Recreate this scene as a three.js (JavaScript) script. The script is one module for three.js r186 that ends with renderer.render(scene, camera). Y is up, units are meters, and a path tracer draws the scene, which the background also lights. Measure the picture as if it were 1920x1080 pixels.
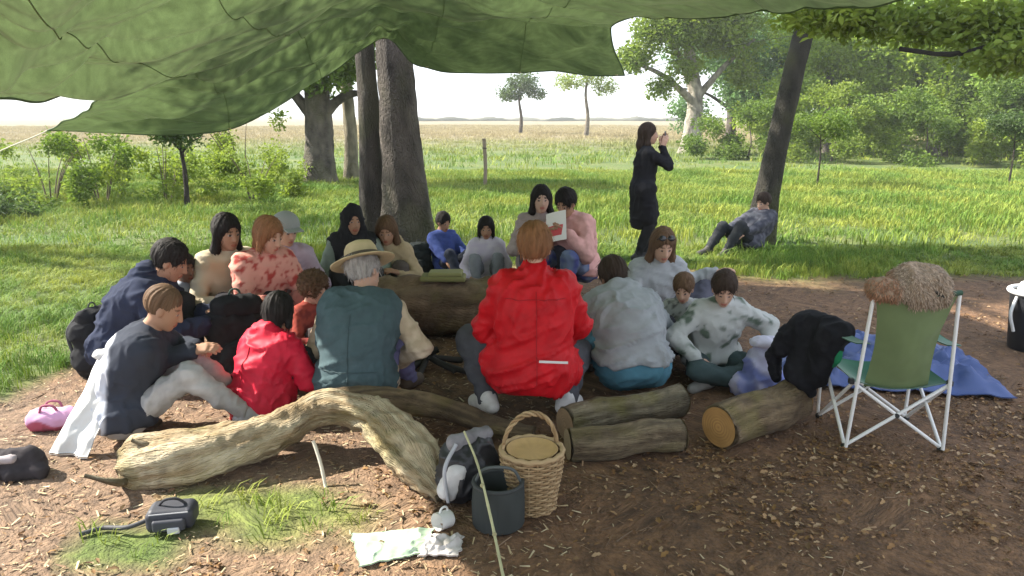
import * as THREE from 'three';
import { ImprovedNoise } from 'three/addons/math/ImprovedNoise.js';
import { mergeGeometries, mergeVertices } from 'three/addons/utils/BufferGeometryUtils.js';
import { RoundedBoxGeometry } from 'three/addons/geometries/RoundedBoxGeometry.js';

// ---------------------------------------------------------------- camera, sky, sun, exposure
const scene = new THREE.Scene();
const camera = new THREE.PerspectiveCamera(42, 16 / 9, 0.1, 900);
camera.position.set(0, 1.75, 0);
camera.rotation.set(-13.0 * Math.PI / 180, 0, 0);
const renderer = new THREE.WebGLRenderer({ antialias: true });
renderer.toneMapping = THREE.LinearToneMapping;
renderer.toneMappingExposure = 3.05;
renderer.shadowMap.enabled = true;
const sunDir = new THREE.Vector3(-0.73, 0.64, -0.20).normalize();
const sun = new THREE.DirectionalLight(new THREE.Color(1.0, 0.94, 0.83), 4.9);
sun.position.copy(sunDir).multiplyScalar(60);
sun.castShadow = true;
sun.shadow.mapSize.set(2048, 2048);
Object.assign(sun.shadow.camera, { left: -30, right: 30, top: 30, bottom: -30, near: 1, far: 160 });
sun.shadow.radius = 1.5;
scene.add(sun, sun.target);
scene.fog = new THREE.FogExp2(new THREE.Color(0.93, 0.95, 0.92), 0.0011);
const pnoise = new ImprovedNoise();
function fbm(x, y, z, oct = 4) { let a = 0.5, s = 0; for (let i = 0; i < oct; i++) { s += a * pnoise.noise(x, y, z); x *= 2.03; y *= 2.03; z *= 2.03; a *= 0.5; } return s; }
{
  // a bright, thinly clouded late-summer sky
  const W = 512, H = 256, d = new Float32Array(W * H * 4);
  for (let j = 0; j < H; j++) for (let i = 0; i < W; i++) {
    const el = (j + 0.5) / H * Math.PI - Math.PI / 2, az = (i + 0.5) / W * Math.PI * 2;
    const x = Math.cos(el) * Math.cos(az), y = Math.sin(el), z = Math.cos(el) * Math.sin(az);
    const t = Math.pow(Math.max(y, 0), 0.55);
    const c = THREE.MathUtils.smoothstep(fbm(x * 2.2 + 4, y * 4.4, z * 2.2, 5), -0.22, 0.22);
    const blue = [0.42 + 0.5 * (1 - t), 0.60 + 0.36 * (1 - t), 0.93 + 0.06 * (1 - t)], k = (j * W + i) * 4;
    for (let q = 0; q < 3; q++) d[k + q] = 0.66 * (blue[q] * (1 - c * 0.8) + [1.0, 1.0, 1.02][q] * c * 0.8);
    d[k + 3] = 1;
  }
  const sky = new THREE.DataTexture(d, W, H, THREE.RGBAFormat, THREE.FloatType);
  sky.mapping = THREE.EquirectangularReflectionMapping; sky.magFilter = THREE.LinearFilter; sky.minFilter = THREE.LinearFilter;
  sky.colorSpace = THREE.LinearSRGBColorSpace; sky.needsUpdate = true;
  scene.background = sky; scene.environment = sky;
}

// ---------------------------------------------------------------- helpers
function rng(seed) { let a = seed >>> 0; return () => { a = (a + 0x6D2B79F5) | 0; let t = Math.imul(a ^ (a >>> 15), 1 | a); t = (t + Math.imul(t ^ (t >>> 7), 61 | t)) ^ t; return ((t ^ (t >>> 14)) >>> 0) / 4294967296; }; }
const V3 = (x, y, z) => new THREE.Vector3(x, y, z);
const lerp = (a, b, t) => a + (b - a) * t;
const sstep = THREE.MathUtils.smoothstep;
const rad = (d) => d * Math.PI / 180;
const RGB = (r, g, b) => new THREE.Color().setRGB(r, g, b);
const usedNames = new Map();
function numbered(n) { const k = usedNames.get(n) ?? 0; usedNames.set(n, k + 1); return k ? `${n}_${String(k).padStart(3, '0')}` : n; }
function shade(o) { o.traverse((c) => { if (c.isMesh) { c.castShadow = true; c.receiveShadow = true; } }); return o; }
function tag(o, label, category, group, kind) { o.userData.label = label; if (category) o.userData.category = category; if (group) o.userData.group = group; if (kind) o.userData.kind = kind; return o; }
function thing(name, label, category, [x, y, z] = [0, 0, 0], turn = 0, group) {
  const o = new THREE.Group(); o.name = numbered(name); o.position.set(x, y, z); o.rotation.y = turn; scene.add(o); return tag(o, label, category, group);
}
function part(name, geo, mat, parent) { const m = new THREE.Mesh(geo, mat); m.name = name; m.castShadow = m.receiveShadow = true; parent.add(m); return m; }
function single(name, geo, mat, label, category, group, kind) { const m = new THREE.Mesh(geo, mat); m.name = numbered(name); m.castShadow = m.receiveShadow = true; scene.add(m); return tag(m, label, category, group, kind); }
const std = (r, g, b, rough = 0.9, extra = {}) => new THREE.MeshStandardMaterial({ color: RGB(r, g, b), roughness: rough, ...extra });
const vcol = (rough = 0.92, extra = {}) => new THREE.MeshPhysicalMaterial({ vertexColors: true, roughness: rough, ...extra });
function clean(g) { const o = g.index ? g.toNonIndexed() : g; for (const k of Object.keys(o.attributes)) if (!['position', 'normal', 'uv'].includes(k)) o.deleteAttribute(k); return o; }
const merge = (list) => mergeGeometries(list.map(clean));
// paint every vertex by a function of its position
function paint(geo, fn) {
  const p = geo.attributes.position, n = geo.attributes.normal, c = new Float32Array(p.count * 3), out = [0, 0, 0];
  for (let i = 0; i < p.count; i++) { fn(p.getX(i), p.getY(i), p.getZ(i), out, n ? [n.getX(i), n.getY(i), n.getZ(i)] : null); c[i * 3] = out[0]; c[i * 3 + 1] = out[1]; c[i * 3 + 2] = out[2]; }
  geo.setAttribute('color', new THREE.BufferAttribute(c, 3)); return geo;
}
function push(geo, fn) { // move each vertex along its normal by fn(x, y, z)
  const p = geo.attributes.position, n = geo.attributes.normal;
  for (let i = 0; i < p.count; i++) { const x = p.getX(i), y = p.getY(i), z = p.getZ(i), d = fn(x, y, z); p.setXYZ(i, x + n.getX(i) * d, y + n.getY(i) * d, z + n.getZ(i) * d); }
  geo.computeVertexNormals(); return geo;
}
// a closed tube of changing radius along points; radius(t, angle) in metres
function limb(points, radius, seg = 40, sides = 14, closed = true) {
  const curve = new THREE.CatmullRomCurve3(points, false, 'centripetal'), pos = [], uv = [], idx = [];
  const fr = curve.computeFrenetFrames(seg, false), L = curve.getLength();
  for (let i = 0; i <= seg; i++) {
    const t = i / seg, c = curve.getPointAt(t);
    for (let j = 0; j <= sides; j++) {
      const a = (j % sides) / sides * Math.PI * 2, r = radius(t, a), ca = Math.cos(a) * r, sa = Math.sin(a) * r;
      pos.push(c.x + fr.normals[i].x * ca + fr.binormals[i].x * sa, c.y + fr.normals[i].y * ca + fr.binormals[i].y * sa, c.z + fr.normals[i].z * ca + fr.binormals[i].z * sa);
      uv.push(j / sides, t * L);
    }
  }
  const w = sides + 1;
  for (let i = 0; i < seg; i++) for (let j = 0; j < sides; j++) { const a = i * w + j, b = a + w; idx.push(a, b, a + 1, b, b + 1, a + 1); }
  if (closed) for (const i of [0, seg]) {
    const c = curve.getPointAt(i / seg), k = pos.length / 3; pos.push(c.x, c.y, c.z); uv.push(0.5, 0.5);
    for (let j = 0; j < sides; j++) { const a = i * w + j; if (i) idx.push(a, a + 1, k); else idx.push(a + 1, a, k); }
  }
  const g = new THREE.BufferGeometry(); g.setAttribute('position', new THREE.Float32BufferAttribute(pos, 3)); g.setAttribute('uv', new THREE.Float32BufferAttribute(uv, 2)); g.setIndex(idx);
  // cylindrical seam: average normals by merging positions only for the shading
  const m = mergeVertices(new THREE.BufferGeometry().setAttribute('position', g.attributes.position.clone()).setIndex([...idx]), 1e-5); m.computeVertexNormals();
  const key = (x, y, z) => `${Math.round(x * 2e4)},${Math.round(y * 2e4)},${Math.round(z * 2e4)}`, map = new Map(), mp = m.attributes.position, mn = m.attributes.normal;
  for (let i = 0; i < mp.count; i++) map.set(key(mp.getX(i), mp.getY(i), mp.getZ(i)), i);
  const nn = new Float32Array(pos.length);
  for (let i = 0; i < pos.length / 3; i++) { const q = map.get(key(pos[i * 3], pos[i * 3 + 1], pos[i * 3 + 2])) ?? 0; nn[i * 3] = mn.getX(q); nn[i * 3 + 1] = mn.getY(q); nn[i * 3 + 2] = mn.getZ(q); }
  g.setAttribute('normal', new THREE.BufferAttribute(nn, 3));
  return g;
}
const bar = (a, b, r, sides = 8) => { const d = b.clone().sub(a), g = new THREE.CylinderGeometry(r, r, d.length(), sides); g.applyQuaternion(new THREE.Quaternion().setFromUnitVectors(V3(0, 1, 0), d.clone().normalize())); const m = a.clone().add(b).multiplyScalar(0.5); g.translate(m.x, m.y, m.z); return g; };
const pipe = (pts, r, seg = 32, sides = 8) => new THREE.TubeGeometry(new THREE.CatmullRomCurve3(pts), seg, r, sides);

// ---------------------------------------------------------------- distance-field meshing (surface nets)
// prims: round cones {a,b,r1,r2,k} and oriented ellipsoids {c,r,q,k}; sub: true carves
const cone = (a, b, r1, r2 = r1, k = 0.03) => ({ a, b, r1, r2, k, ab: b.clone().sub(a), l2: Math.max(1e-9, a.distanceToSquared(b)) });
function ell(c, r, q = null, k = 0.02, sub = false) { const m = q ? new THREE.Matrix4().makeRotationFromQuaternion(q).elements : null; return { c, r, m, k, sub, e: true }; }
function field(prims, x, y, z) {
  let d = 1e3;
  for (let i = 0; i < prims.length; i++) {
    const p = prims[i]; let v;
    if (p.e) {
      let dx = x - p.c.x, dy = y - p.c.y, dz = z - p.c.z;
      if (p.m) { const m = p.m, a = m[0] * dx + m[1] * dy + m[2] * dz, b = m[4] * dx + m[5] * dy + m[6] * dz, c = m[8] * dx + m[9] * dy + m[10] * dz; dx = a; dy = b; dz = c; }
      const r = p.r, k0 = Math.sqrt((dx / r.x) ** 2 + (dy / r.y) ** 2 + (dz / r.z) ** 2), k1 = Math.sqrt((dx / (r.x * r.x)) ** 2 + (dy / (r.y * r.y)) ** 2 + (dz / (r.z * r.z)) ** 2);
      v = k1 < 1e-9 ? -Math.min(r.x, r.y, r.z) : k0 * (k0 - 1) / k1;
      if (p.sub) { const k = p.k, h = Math.max(k - Math.abs(d + v), 0) / k; d = Math.max(d, -v) + h * h * k * 0.25; continue; }
    } else {
      const ax = x - p.a.x, ay = y - p.a.y, az = z - p.a.z; let t = (ax * p.ab.x + ay * p.ab.y + az * p.ab.z) / p.l2; t = t < 0 ? 0 : t > 1 ? 1 : t;
      const ex = ax - p.ab.x * t, ey = ay - p.ab.y * t, ez = az - p.ab.z * t;
      v = Math.sqrt(ex * ex + ey * ey + ez * ez) - (p.r1 + (p.r2 - p.r1) * t);
    }
    const k = p.k, h = Math.max(k - Math.abs(d - v), 0) / k;
    d = Math.min(d, v) - h * h * k * 0.25;
  }
  return d;
}
function skin(prims, h, cut = null) {
  const lo = [1e9, 1e9, 1e9], hi = [-1e9, -1e9, -1e9];
  for (const p of prims) { if (p.sub) continue; const R = p.e ? Math.max(p.r.x, p.r.y, p.r.z) : Math.max(p.r1, p.r2); for (const q of p.e ? [p.c] : [p.a, p.b]) ['x', 'y', 'z'].forEach((ax, i) => { lo[i] = Math.min(lo[i], q[ax] - R); hi[i] = Math.max(hi[i], q[ax] + R); }); }
  const pad = 3 * h, n = [0, 1, 2].map((i) => { lo[i] -= pad; return Math.ceil((hi[i] + pad - lo[i]) / h / 4) * 4 + 1; });
  const [nx, ny, nz] = n, val = new Float32Array(nx * ny * nz).fill(1), at = (i, j, k) => i + nx * (j + ny * k);
  const f = cut ? (x, y, z) => Math.max(field(prims, x, y, z), cut(x, y, z)) : (x, y, z) => field(prims, x, y, z);
  for (let K = 0; K < nz; K += 4) for (let J = 0; J < ny; J += 4) for (let I = 0; I < nx; I += 4) {
    const c = f(lo[0] + (I + 1.5) * h, lo[1] + (J + 1.5) * h, lo[2] + (K + 1.5) * h), far = Math.abs(c) > h * 5.5;
    for (let k = K; k < Math.min(K + 4, nz); k++) for (let j = J; j < Math.min(J + 4, ny); j++) for (let i = I; i < Math.min(I + 4, nx); i++)
      val[at(i, j, k)] = far ? c : f(lo[0] + i * h, lo[1] + j * h, lo[2] + k * h);
  }
  const id = new Int32Array(nx * ny * nz).fill(-1), pos = [], idx = [], off = [0, 1, nx, nx + 1, nx * ny, nx * ny + 1, nx * ny + nx, nx * ny + nx + 1];
  const E = [[0, 1], [2, 3], [4, 5], [6, 7], [0, 2], [1, 3], [4, 6], [5, 7], [0, 4], [1, 5], [2, 6], [3, 7]];
  for (let k = 0; k < nz - 1; k++) for (let j = 0; j < ny - 1; j++) for (let i = 0; i < nx - 1; i++) {
    const b = at(i, j, k); let mask = 0; for (let q = 0; q < 8; q++) if (val[b + off[q]] < 0) mask |= 1 << q;
    if (mask === 0 || mask === 255) continue;
    let x = 0, y = 0, z = 0, m = 0;
    for (const [p, q] of E) { if (((mask >> p) & 1) === ((mask >> q) & 1)) continue; const a = val[b + off[p]], c = val[b + off[q]], t = a / (a - c); x += lerp(p & 1, q & 1, t); y += lerp((p >> 1) & 1, (q >> 1) & 1, t); z += lerp((p >> 2) & 1, (q >> 2) & 1, t); m++; }
    id[b] = pos.length / 3; pos.push(lo[0] + (i + x / m) * h, lo[1] + (j + y / m) * h, lo[2] + (k + z / m) * h);
  }
  const quad = (a, b, c, d, flip) => { if (a < 0 || b < 0 || c < 0 || d < 0) return; flip ? idx.push(a, c, b, a, d, c) : idx.push(a, b, c, a, c, d); };
  for (let k = 1; k < nz - 1; k++) for (let j = 1; j < ny - 1; j++) for (let i = 1; i < nx - 1; i++) {
    const b = at(i, j, k), s = val[b] < 0;
    if (s !== val[b + 1] < 0) quad(id[b], id[b - nx], id[b - nx - nx * ny], id[b - nx * ny], !s);
    if (s !== val[b + nx] < 0) quad(id[b], id[b - nx * ny], id[b - 1 - nx * ny], id[b - 1], !s);
    if (s !== val[b + nx * ny] < 0) quad(id[b], id[b - 1], id[b - 1 - nx], id[b - nx], !s);
  }
  const g = new THREE.BufferGeometry(); g.setAttribute('position', new THREE.Float32BufferAttribute(pos, 3)); g.setIndex(idx); g.computeVertexNormals();
  return g;
}
// ---------------------------------------------------------------- ground
const edgePts = [[-14, -3.2], [-6, -3.6], [-3.3, -4.3], [-2.8, -6.0], [-1.8, -7.7], [0, -8.6], [1.6, -8.6], [3, -7.9], [5.2, -8.1], [9, -8.6], [14, -9.5]];
function earthEdge(x) { for (let i = 1; i < edgePts.length; i++) if (x < edgePts[i][0]) { const [a, b] = edgePts[i - 1], [c, d] = edgePts[i]; return lerp(b, d, Math.max(0, (x - a) / (c - a))); } return -9.5; }
// 1 on bare earth, 0 in the grass
function bare(x, z) {
  let e = sstep(z - earthEdge(x) + 0.9 * fbm(x * 0.9, 3, z * 0.9, 4), -0.35, 0.35);
  const lawn = 0.55 * sstep(-x, 0.4, 1.0) * sstep(fbm(x * 1.7 + 3, 2, z * 2.6, 2), 0.02, 0.25) * sstep(z, -3.7, -3.3) + Math.exp(-(((x + 0.98) / 0.62) ** 2 + ((z + 3.0) / 0.22) ** 2)) + Math.exp(-(((x + 1.72) / 0.25) ** 2 + ((z + 2.8) / 0.15) ** 2)) + 0.7 * Math.exp(-(((x + 1.35) / 0.3) ** 2 + ((z + 3.18) / 0.12) ** 2)); // grass left standing in the worn front-left
  return e * (1 - sstep(lawn + 0.55 * fbm(x * 3.1, 8, z * 3.1, 3), 0.42, 0.95));
}
const straw = (x, z) => sstep(-z + 6 * fbm(x * 0.07, 1, z * 0.07, 3) + 0.06 * Math.abs(x), 32, 62);
function groundY(x, z) { const r = Math.hypot(x, z); return (0.028 * fbm(x * 1.1, 0, z * 1.1, 4) + 0.012 * fbm(x * 6, 2, z * 6, 2)) * (1 - sstep(r, 25, 60)) + 0.5 * fbm(x * 0.02, 5, z * 0.02, 2) * sstep(r, 18, 60); }
function speckle(seed, size, fn) {
  const d = new Uint8Array(size * size * 4), r = rng(seed);
  for (let j = 0; j < size; j++) for (let i = 0; i < size; i++) { const c = fn(i / size, j / size, r); const k = (j * size + i) * 4; d[k] = c[0]; d[k + 1] = c[1]; d[k + 2] = c[2]; d[k + 3] = 255; }
  const t = new THREE.DataTexture(d, size, size); t.wrapS = t.wrapT = THREE.RepeatWrapping; t.magFilter = THREE.LinearFilter; t.minFilter = THREE.LinearMipmapLinearFilter; t.generateMipmaps = true; t.needsUpdate = true; return t;
}
// tiling noise on a torus
const tileN = (u, v, f, s) => { const a = u * 2 * Math.PI, b = v * 2 * Math.PI; return fbm(Math.cos(a) * f + s, Math.sin(a) * f + Math.cos(b) * f, Math.sin(b) * f + s * 1.7, 4); };
const earthMap = speckle(5, 512, (u, v, r) => { const n = 205 + 90 * tileN(u, v, 2.2, 1) + 70 * tileN(u, v, 7, 9) + 34 * (r() - 0.5); return [n, n, n].map((x) => Math.max(60, Math.min(255, x))); });
earthMap.colorSpace = THREE.SRGBColorSpace;
const earthBump = speckle(6, 512, (u, v, r) => { const n = 128 + 130 * tileN(u, v, 5, 4) + 120 * tileN(u, v, 14, 2) + 40 * (r() - 0.5); return [n, n, n].map((x) => Math.max(0, Math.min(255, x))); });
{
  const NZ = 340, NX = 300, pos = [], uv = [], col = [], idx = [];
  const zs = []; for (let i = 0; i <= NZ; i++) { const t = i / NZ; zs.push(4 - 9 * t - 560 * Math.pow(t, 5.5)); }
  for (let i = 0; i <= NZ; i++) for (let j = 0; j <= NX; j++) {
    const z = zs[i], s = j / NX * 2 - 1, w = 7 + Math.max(0, -z) * 1.15, x = s * w, e = bare(x, z), st = straw(x, z), n = fbm(x * 0.8, 11, z * 0.8, 4), m = fbm(x * 3.7, 21, z * 3.7, 3);
    pos.push(x, groundY(x, z), z); uv.push(x * 0.9, z * 0.9);
    const pale = sstep(-x - 0.35 * z * 0 + 1.2 * n, 0.1, 1.0) * sstep(z, -5.2, -4.2); // dry crumbly soil and chaff on the left, damp leaf mould on the right
    const dry = [0.29, 0.185, 0.115], damp = [0.21, 0.112, 0.054], soil = [0, 1, 2].map((q) => lerp(damp[q], dry[q], pale) * (1 + 0.55 * n + 0.35 * m));
    const lush = [0.1, 0.17, 0.028], yel = [0.19, 0.22, 0.05], g = sstep(n + 0.5 * m, -0.3, 0.35), green = [0, 1, 2].map((q) => lerp(lush[q], yel[q], g));
    const hay = [0.31, 0.255, 0.14].map((c) => c * (1 + 0.3 * n));
    for (let q = 0; q < 3; q++) col.push(lerp(lerp(green[q], hay[q], st), soil[q], e));
  }
  for (let i = 0; i < NZ; i++) for (let j = 0; j < NX; j++) { const a = i * (NX + 1) + j, b = a + NX + 1; idx.push(a, a + 1, b, b, a + 1, b + 1); }
  const g = new THREE.BufferGeometry(); g.setAttribute('position', new THREE.Float32BufferAttribute(pos, 3)); g.setAttribute('uv', new THREE.Float32BufferAttribute(uv, 2)); g.setAttribute('color', new THREE.Float32BufferAttribute(col, 3)); g.setIndex(idx); g.computeVertexNormals();
  single('ground', g, vcol(0.97, { map: earthMap, bumpMap: earthBump, bumpScale: 0.014 }), 'bare trodden earth running into a grassy meadow', null, null, 'structure');
}

// ---------------------------------------------------------------- grass, hay, fallen leaves
const dummy = new THREE.Object3D(), tint = new THREE.Color();
function tuft(seed, blades, h, spread, wid) {
  const r = rng(seed), pos = [], idx = [];
  for (let b = 0; b < blades; b++) {
    const a = r() * 6.283, d = r() * spread, x = Math.cos(a) * d, z = Math.sin(a) * d, lean = 0.25 + r() * 0.7, la = r() * 6.283, hh = h * (0.55 + 0.6 * r()), w = wid * (0.7 + 0.6 * r()), px = -Math.sin(la) * w, pz = Math.cos(la) * w, k = pos.length / 3;
    const ux = Math.cos(la) * lean * hh, uz = Math.sin(la) * lean * hh;
    pos.push(x - px, 0, z - pz, x + px, 0, z + pz, x - px * 0.8 + ux * 0.35, hh * 0.6, z - pz * 0.8 + uz * 0.35, x + px * 0.8 + ux * 0.35, hh * 0.6, z + pz * 0.8 + uz * 0.35, x + ux, hh * (1 - lean * 0.25), z + uz);
    idx.push(k, k + 1, k + 2, k + 2, k + 1, k + 3, k + 2, k + 3, k + 4);
  }
  const g = new THREE.BufferGeometry(); g.setAttribute('position', new THREE.Float32BufferAttribute(pos, 3)); g.setIndex(idx); g.computeVertexNormals(); return g;
}
const leafMat = (rough = 0.9, tr = 0.38) => new THREE.MeshPhysicalMaterial({ color: 0xffffff, roughness: rough, transmission: tr, thickness: 0, side: THREE.DoubleSide, specularIntensity: 0.4 });
function scatter(name, geo, mat, count, place, label, parent = scene, category = null) {
  const list = []; for (let i = 0; i < count; i++) { const p = place(i); if (p) list.push(p); }
  const m = new THREE.InstancedMesh(geo, mat, list.length); m.name = parent === scene ? numbered(name) : name;
  list.forEach((p, i) => { dummy.position.set(p.x, p.y, p.z); dummy.rotation.set(p.rx ?? 0, p.ry ?? 0, p.rz ?? 0, 'YXZ'); dummy.scale.set(p.sx ?? p.s, p.sy ?? p.s, p.sz ?? p.s); dummy.updateMatrix(); m.setMatrixAt(i, dummy.matrix); m.setColorAt(i, tint.setRGB(p.c[0], p.c[1], p.c[2])); });
  m.castShadow = m.receiveShadow = true; m.userData.kind = 'stuff'; if (label) m.userData.label = label; if (category) m.userData.category = category; parent.add(m); return m;
}
{
  const r = rng(77), mat = leafMat(0.85, 0.3);
  const blade = tuft(3, 9, 0.1, 0.07, 0.0028), wide = tuft(4, 14, 0.15, 0.22, 0.006), far = tuft(5, 18, 0.2, 0.6, 0.011);
  const gcol = (x, z) => { const n = fbm(x * 0.7, 4, z * 0.7, 3), v = 0.75 + 0.55 * r(), y = sstep(n + 0.5 * (r() - 0.5), -0.35, 0.45), w = straw(x, z); return [lerp(lerp(0.12, 0.31, y), 0.36, w) * v, lerp(lerp(0.22, 0.34, y), 0.30, w) * v, lerp(lerp(0.03, 0.055, y), 0.16, w) * v]; };
  const grow = (zmin, zmax, keep) => () => { const z = -lerp(zmin, zmax, Math.sqrt(r())), x = (r() * 2 - 1) * (1.5 + -z * 0.78); if (bare(x, z) > 0.25 + 0.4 * r() || r() > keep) return null; const s = 0.65 + 0.8 * r(); return { x, y: groundY(x, z) - 0.004, z, ry: r() * 6.283, sx: s, sy: s * (0.6 + 0.8 * sstep(fbm(x * 0.5, 9, z * 0.5, 3), -0.2, 0.35)), sz: s, c: gcol(x, z) }; };
  scatter('near_grass', blade, mat, 26000, grow(2.4, 10, 1), 'green meadow grass round the sitting circle', scene, 'grass');
  scatter('meadow_grass', wide, mat, 30000, grow(9, 24, 1), 'bright green meadow grass behind the people', scene, 'grass');
  scatter('tall_grass', far, mat, 34000, grow(22, 120, 1), 'straw coloured tall grass of the far field', scene, 'grass');
  // fallen leaves and chaff on the bare earth
  const lp = [], li = [], S = 5; // a curled oak-leaf outline, 1 m long before scaling
  const half = [0.03, 0.22, 0.16, 0.3, 0.18, 0.02];
  for (let i = 0; i <= S; i++) { const t = i / S; lp.push(-half[i], 0.1 * Math.sin(t * 3.1) + 0.14, t - 0.5, 0, 0.12 * Math.sin(t * 3.1), t - 0.5, half[i], 0.1 * Math.sin(t * 3.1) + 0.10, t - 0.5); }
  for (let i = 0; i < S; i++) { const a = i * 3; li.push(a, a + 3, a + 1, a + 1, a + 3, a + 4, a + 1, a + 4, a + 2, a + 2, a + 4, a + 5); }
  const leaf = new THREE.BufferGeometry(); leaf.setAttribute('position', new THREE.Float32BufferAttribute(lp, 3)); leaf.setIndex(li); leaf.computeVertexNormals();
  const tones = [[0.26, 0.145, 0.065], [0.19, 0.1, 0.045], [0.36, 0.225, 0.115], [0.13, 0.07, 0.035], [0.42, 0.29, 0.17], [0.24, 0.135, 0.05], [0.17, 0.105, 0.05]];
  scatter('fallen_leaves', leaf, leafMat(0.8, 0.12), 70000, () => {
    const z = -(2.2 + 6.4 * Math.pow(r(), 1.25)), x = lerp(-2.6, 6.0, r()); if (Math.abs(x) > 1.2 - z * 0.85 || bare(x, z) < 0.5) return null;
    const heap = sstep(fbm(x * 1.3, 40, z * 1.3, 3) * 1.8 + (x - 1.2) * 0.16 + (z + 3.3) * 0.2, -0.1, 0.45); if (r() > 0.12 + 0.88 * heap) return null;
    const t = tones[Math.floor(r() * tones.length)], v = 0.7 + 0.5 * r(); return { x, y: groundY(x, z) + 0.003 + 0.012 * r(), z, rx: (r() - 0.5) * 0.9, ry: r() * 6.283, rz: (r() - 0.5) * 0.9, s: 0.014 + 0.036 * r() * r(), c: t.map((c) => c * v) };
  }, 'brown fallen oak leaves strewn over the earth', scene, 'leaf litter');
  const chip = new THREE.BufferGeometry(); chip.setAttribute('position', new THREE.Float32BufferAttribute([-0.5, 0, -0.08, 0.5, 0.05, -0.05, 0.45, 0, 0.09, -0.45, 0.04, 0.08], 3)); chip.setIndex([0, 2, 1, 0, 3, 2]); chip.computeVertexNormals();
  scatter('dry_chaff', chip, std(1, 1, 1, 0.95, { side: THREE.DoubleSide }), 16000, () => {
    const z = -(2.3 + 5.5 * Math.pow(r(), 1.3)), x = lerp(-4.2, 2.5, r()); if (Math.abs(x) > 1.2 - z * 0.85 || bare(x, z) < 0.35) return null; if (r() > 0.15 + sstep(-x, -0.6, 0.5)) return null;
    const t = [[0.42, 0.32, 0.18], [0.33, 0.21, 0.12], [0.5, 0.41, 0.26], [0.2, 0.12, 0.07]][Math.floor(r() * 4)]; return { x, y: groundY(x, z) + 0.004 + 0.008 * r(), z, rx: (r() - 0.5) * 0.6, ry: r() * 6.283, rz: (r() - 0.5) * 0.6, s: 0.018 + 0.045 * r() * r(), c: t };
  }, 'dry straw and bark chips on the worn ground', scene, 'chaff');
}

{ // twigs trodden into the ground
  const r = rng(91), tw = mergeGeometries([new THREE.CylinderGeometry(0.012, 0.02, 0.6, 5).rotateZ(1.5).translate(-0.25, 0.02, 0), new THREE.CylinderGeometry(0.007, 0.012, 0.5, 5).rotateZ(1.3).rotateY(0.3).translate(0.26, 0.05, 0.07), new THREE.CylinderGeometry(0.005, 0.008, 0.25, 4).rotateZ(1.2).rotateY(-0.9).translate(0.05, 0.05, -0.1)]);
  scatter('twigs', tw, std(1, 1, 1, 0.95), 1500, () => { const z = -(2.3 + 6 * Math.pow(r(), 1.2)), x = lerp(-3.5, 6, r()); if (Math.abs(x) > 1.2 - z * 0.85 || bare(x, z) < 0.5) return null; const v = 0.6 + 0.8 * r(); return { x, y: groundY(x, z) + 0.002, z, rx: (r() - 0.5) * 0.2, ry: r() * 6.283, rz: (r() - 0.5) * 0.2, s: 0.06 + 0.2 * r() * r() * r(), c: [0.2 * v, 0.135 * v, 0.085 * v] }; }, 'small twigs trodden into the earth', scene, 'twigs');
}

// ---------------------------------------------------------------- trees
const barkBump = speckle(9, 512, /* elongated plates */ (u, v, r) => { const a = tileN(u, v * 0.999, 3.2, 3), g = 128 + 170 * tileN(u, v, 6, 7) + 90 * a; return [g, g, g].map((x) => Math.max(0, Math.min(255, x))); });
barkBump.repeat.set(3, 0.7);
const barkMat = vcol(0.95, { bumpMap: barkBump, bumpScale: 0.06 });
const barkPaint = (g, base, moss = 0.4) => paint(g, (x, y, z, o) => { const n = fbm(x * 6, y * 2.2, z * 6, 4) + 0.8 * Math.max(0, fbm(x * 3 + 4, y * 3, z * 3, 2)), m = sstep(fbm(x * 1.8 + 7, y * 1.1, z * 1.8, 3), 0.02, 0.3) * moss, l = 1 + 1.7 * n; o[0] = lerp(base[0] * l, 0.11, m); o[1] = lerp(base[1] * l, 0.115, m); o[2] = lerp(base[2] * l, 0.045, m); });
const ridged = (f, amp) => (x, y, z) => amp * (Math.abs(fbm(x * f, y * f * 0.22, z * f, 3)) * -2 + 0.4) + amp * 1.3 * fbm(x * f * 0.25, y * f * 0.2, z * f * 0.25, 2);
// a spray of small bent leaves, about 1 unit across
function spray(seed, n, len, fat) {
  const r = rng(seed), pos = [], idx = [];
  for (let i = 0; i < n; i++) {
    const c = V3((r() - 0.5), (r() - 0.5) * 0.7, (r() - 0.5)), q = new THREE.Quaternion().setFromEuler(new THREE.Euler((r() - 0.5) * 2.4, r() * 6.283, (r() - 0.5) * 2.4)), l = len * (0.7 + 0.6 * r()), w = l * fat, k = pos.length / 3;
    for (const p of [V3(0, 0, -l * 0.5), V3(-w, l * 0.12, -l * 0.12), V3(0, -l * 0.04, 0), V3(w, l * 0.12, -l * 0.12), V3(-w * 0.8, l * 0.1, l * 0.25), V3(w * 0.8, l * 0.1, l * 0.25), V3(0, -l * 0.05, l * 0.5)]) { p.applyQuaternion(q).add(c); pos.push(p.x, p.y, p.z); }
    idx.push(k, k + 2, k + 1, k, k + 3, k + 2, k + 1, k + 2, k + 4, k + 2, k + 3, k + 5, k + 2, k + 6, k + 4, k + 2, k + 5, k + 6);
  }
  const g = new THREE.BufferGeometry(); g.setAttribute('position', new THREE.Float32BufferAttribute(pos, 3)); g.setIndex(idx); g.computeVertexNormals(); return g;
}
const sprayA = spray(1, 9, 0.3, 0.26), leafM = leafMat(0.85, 0.55);
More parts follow.
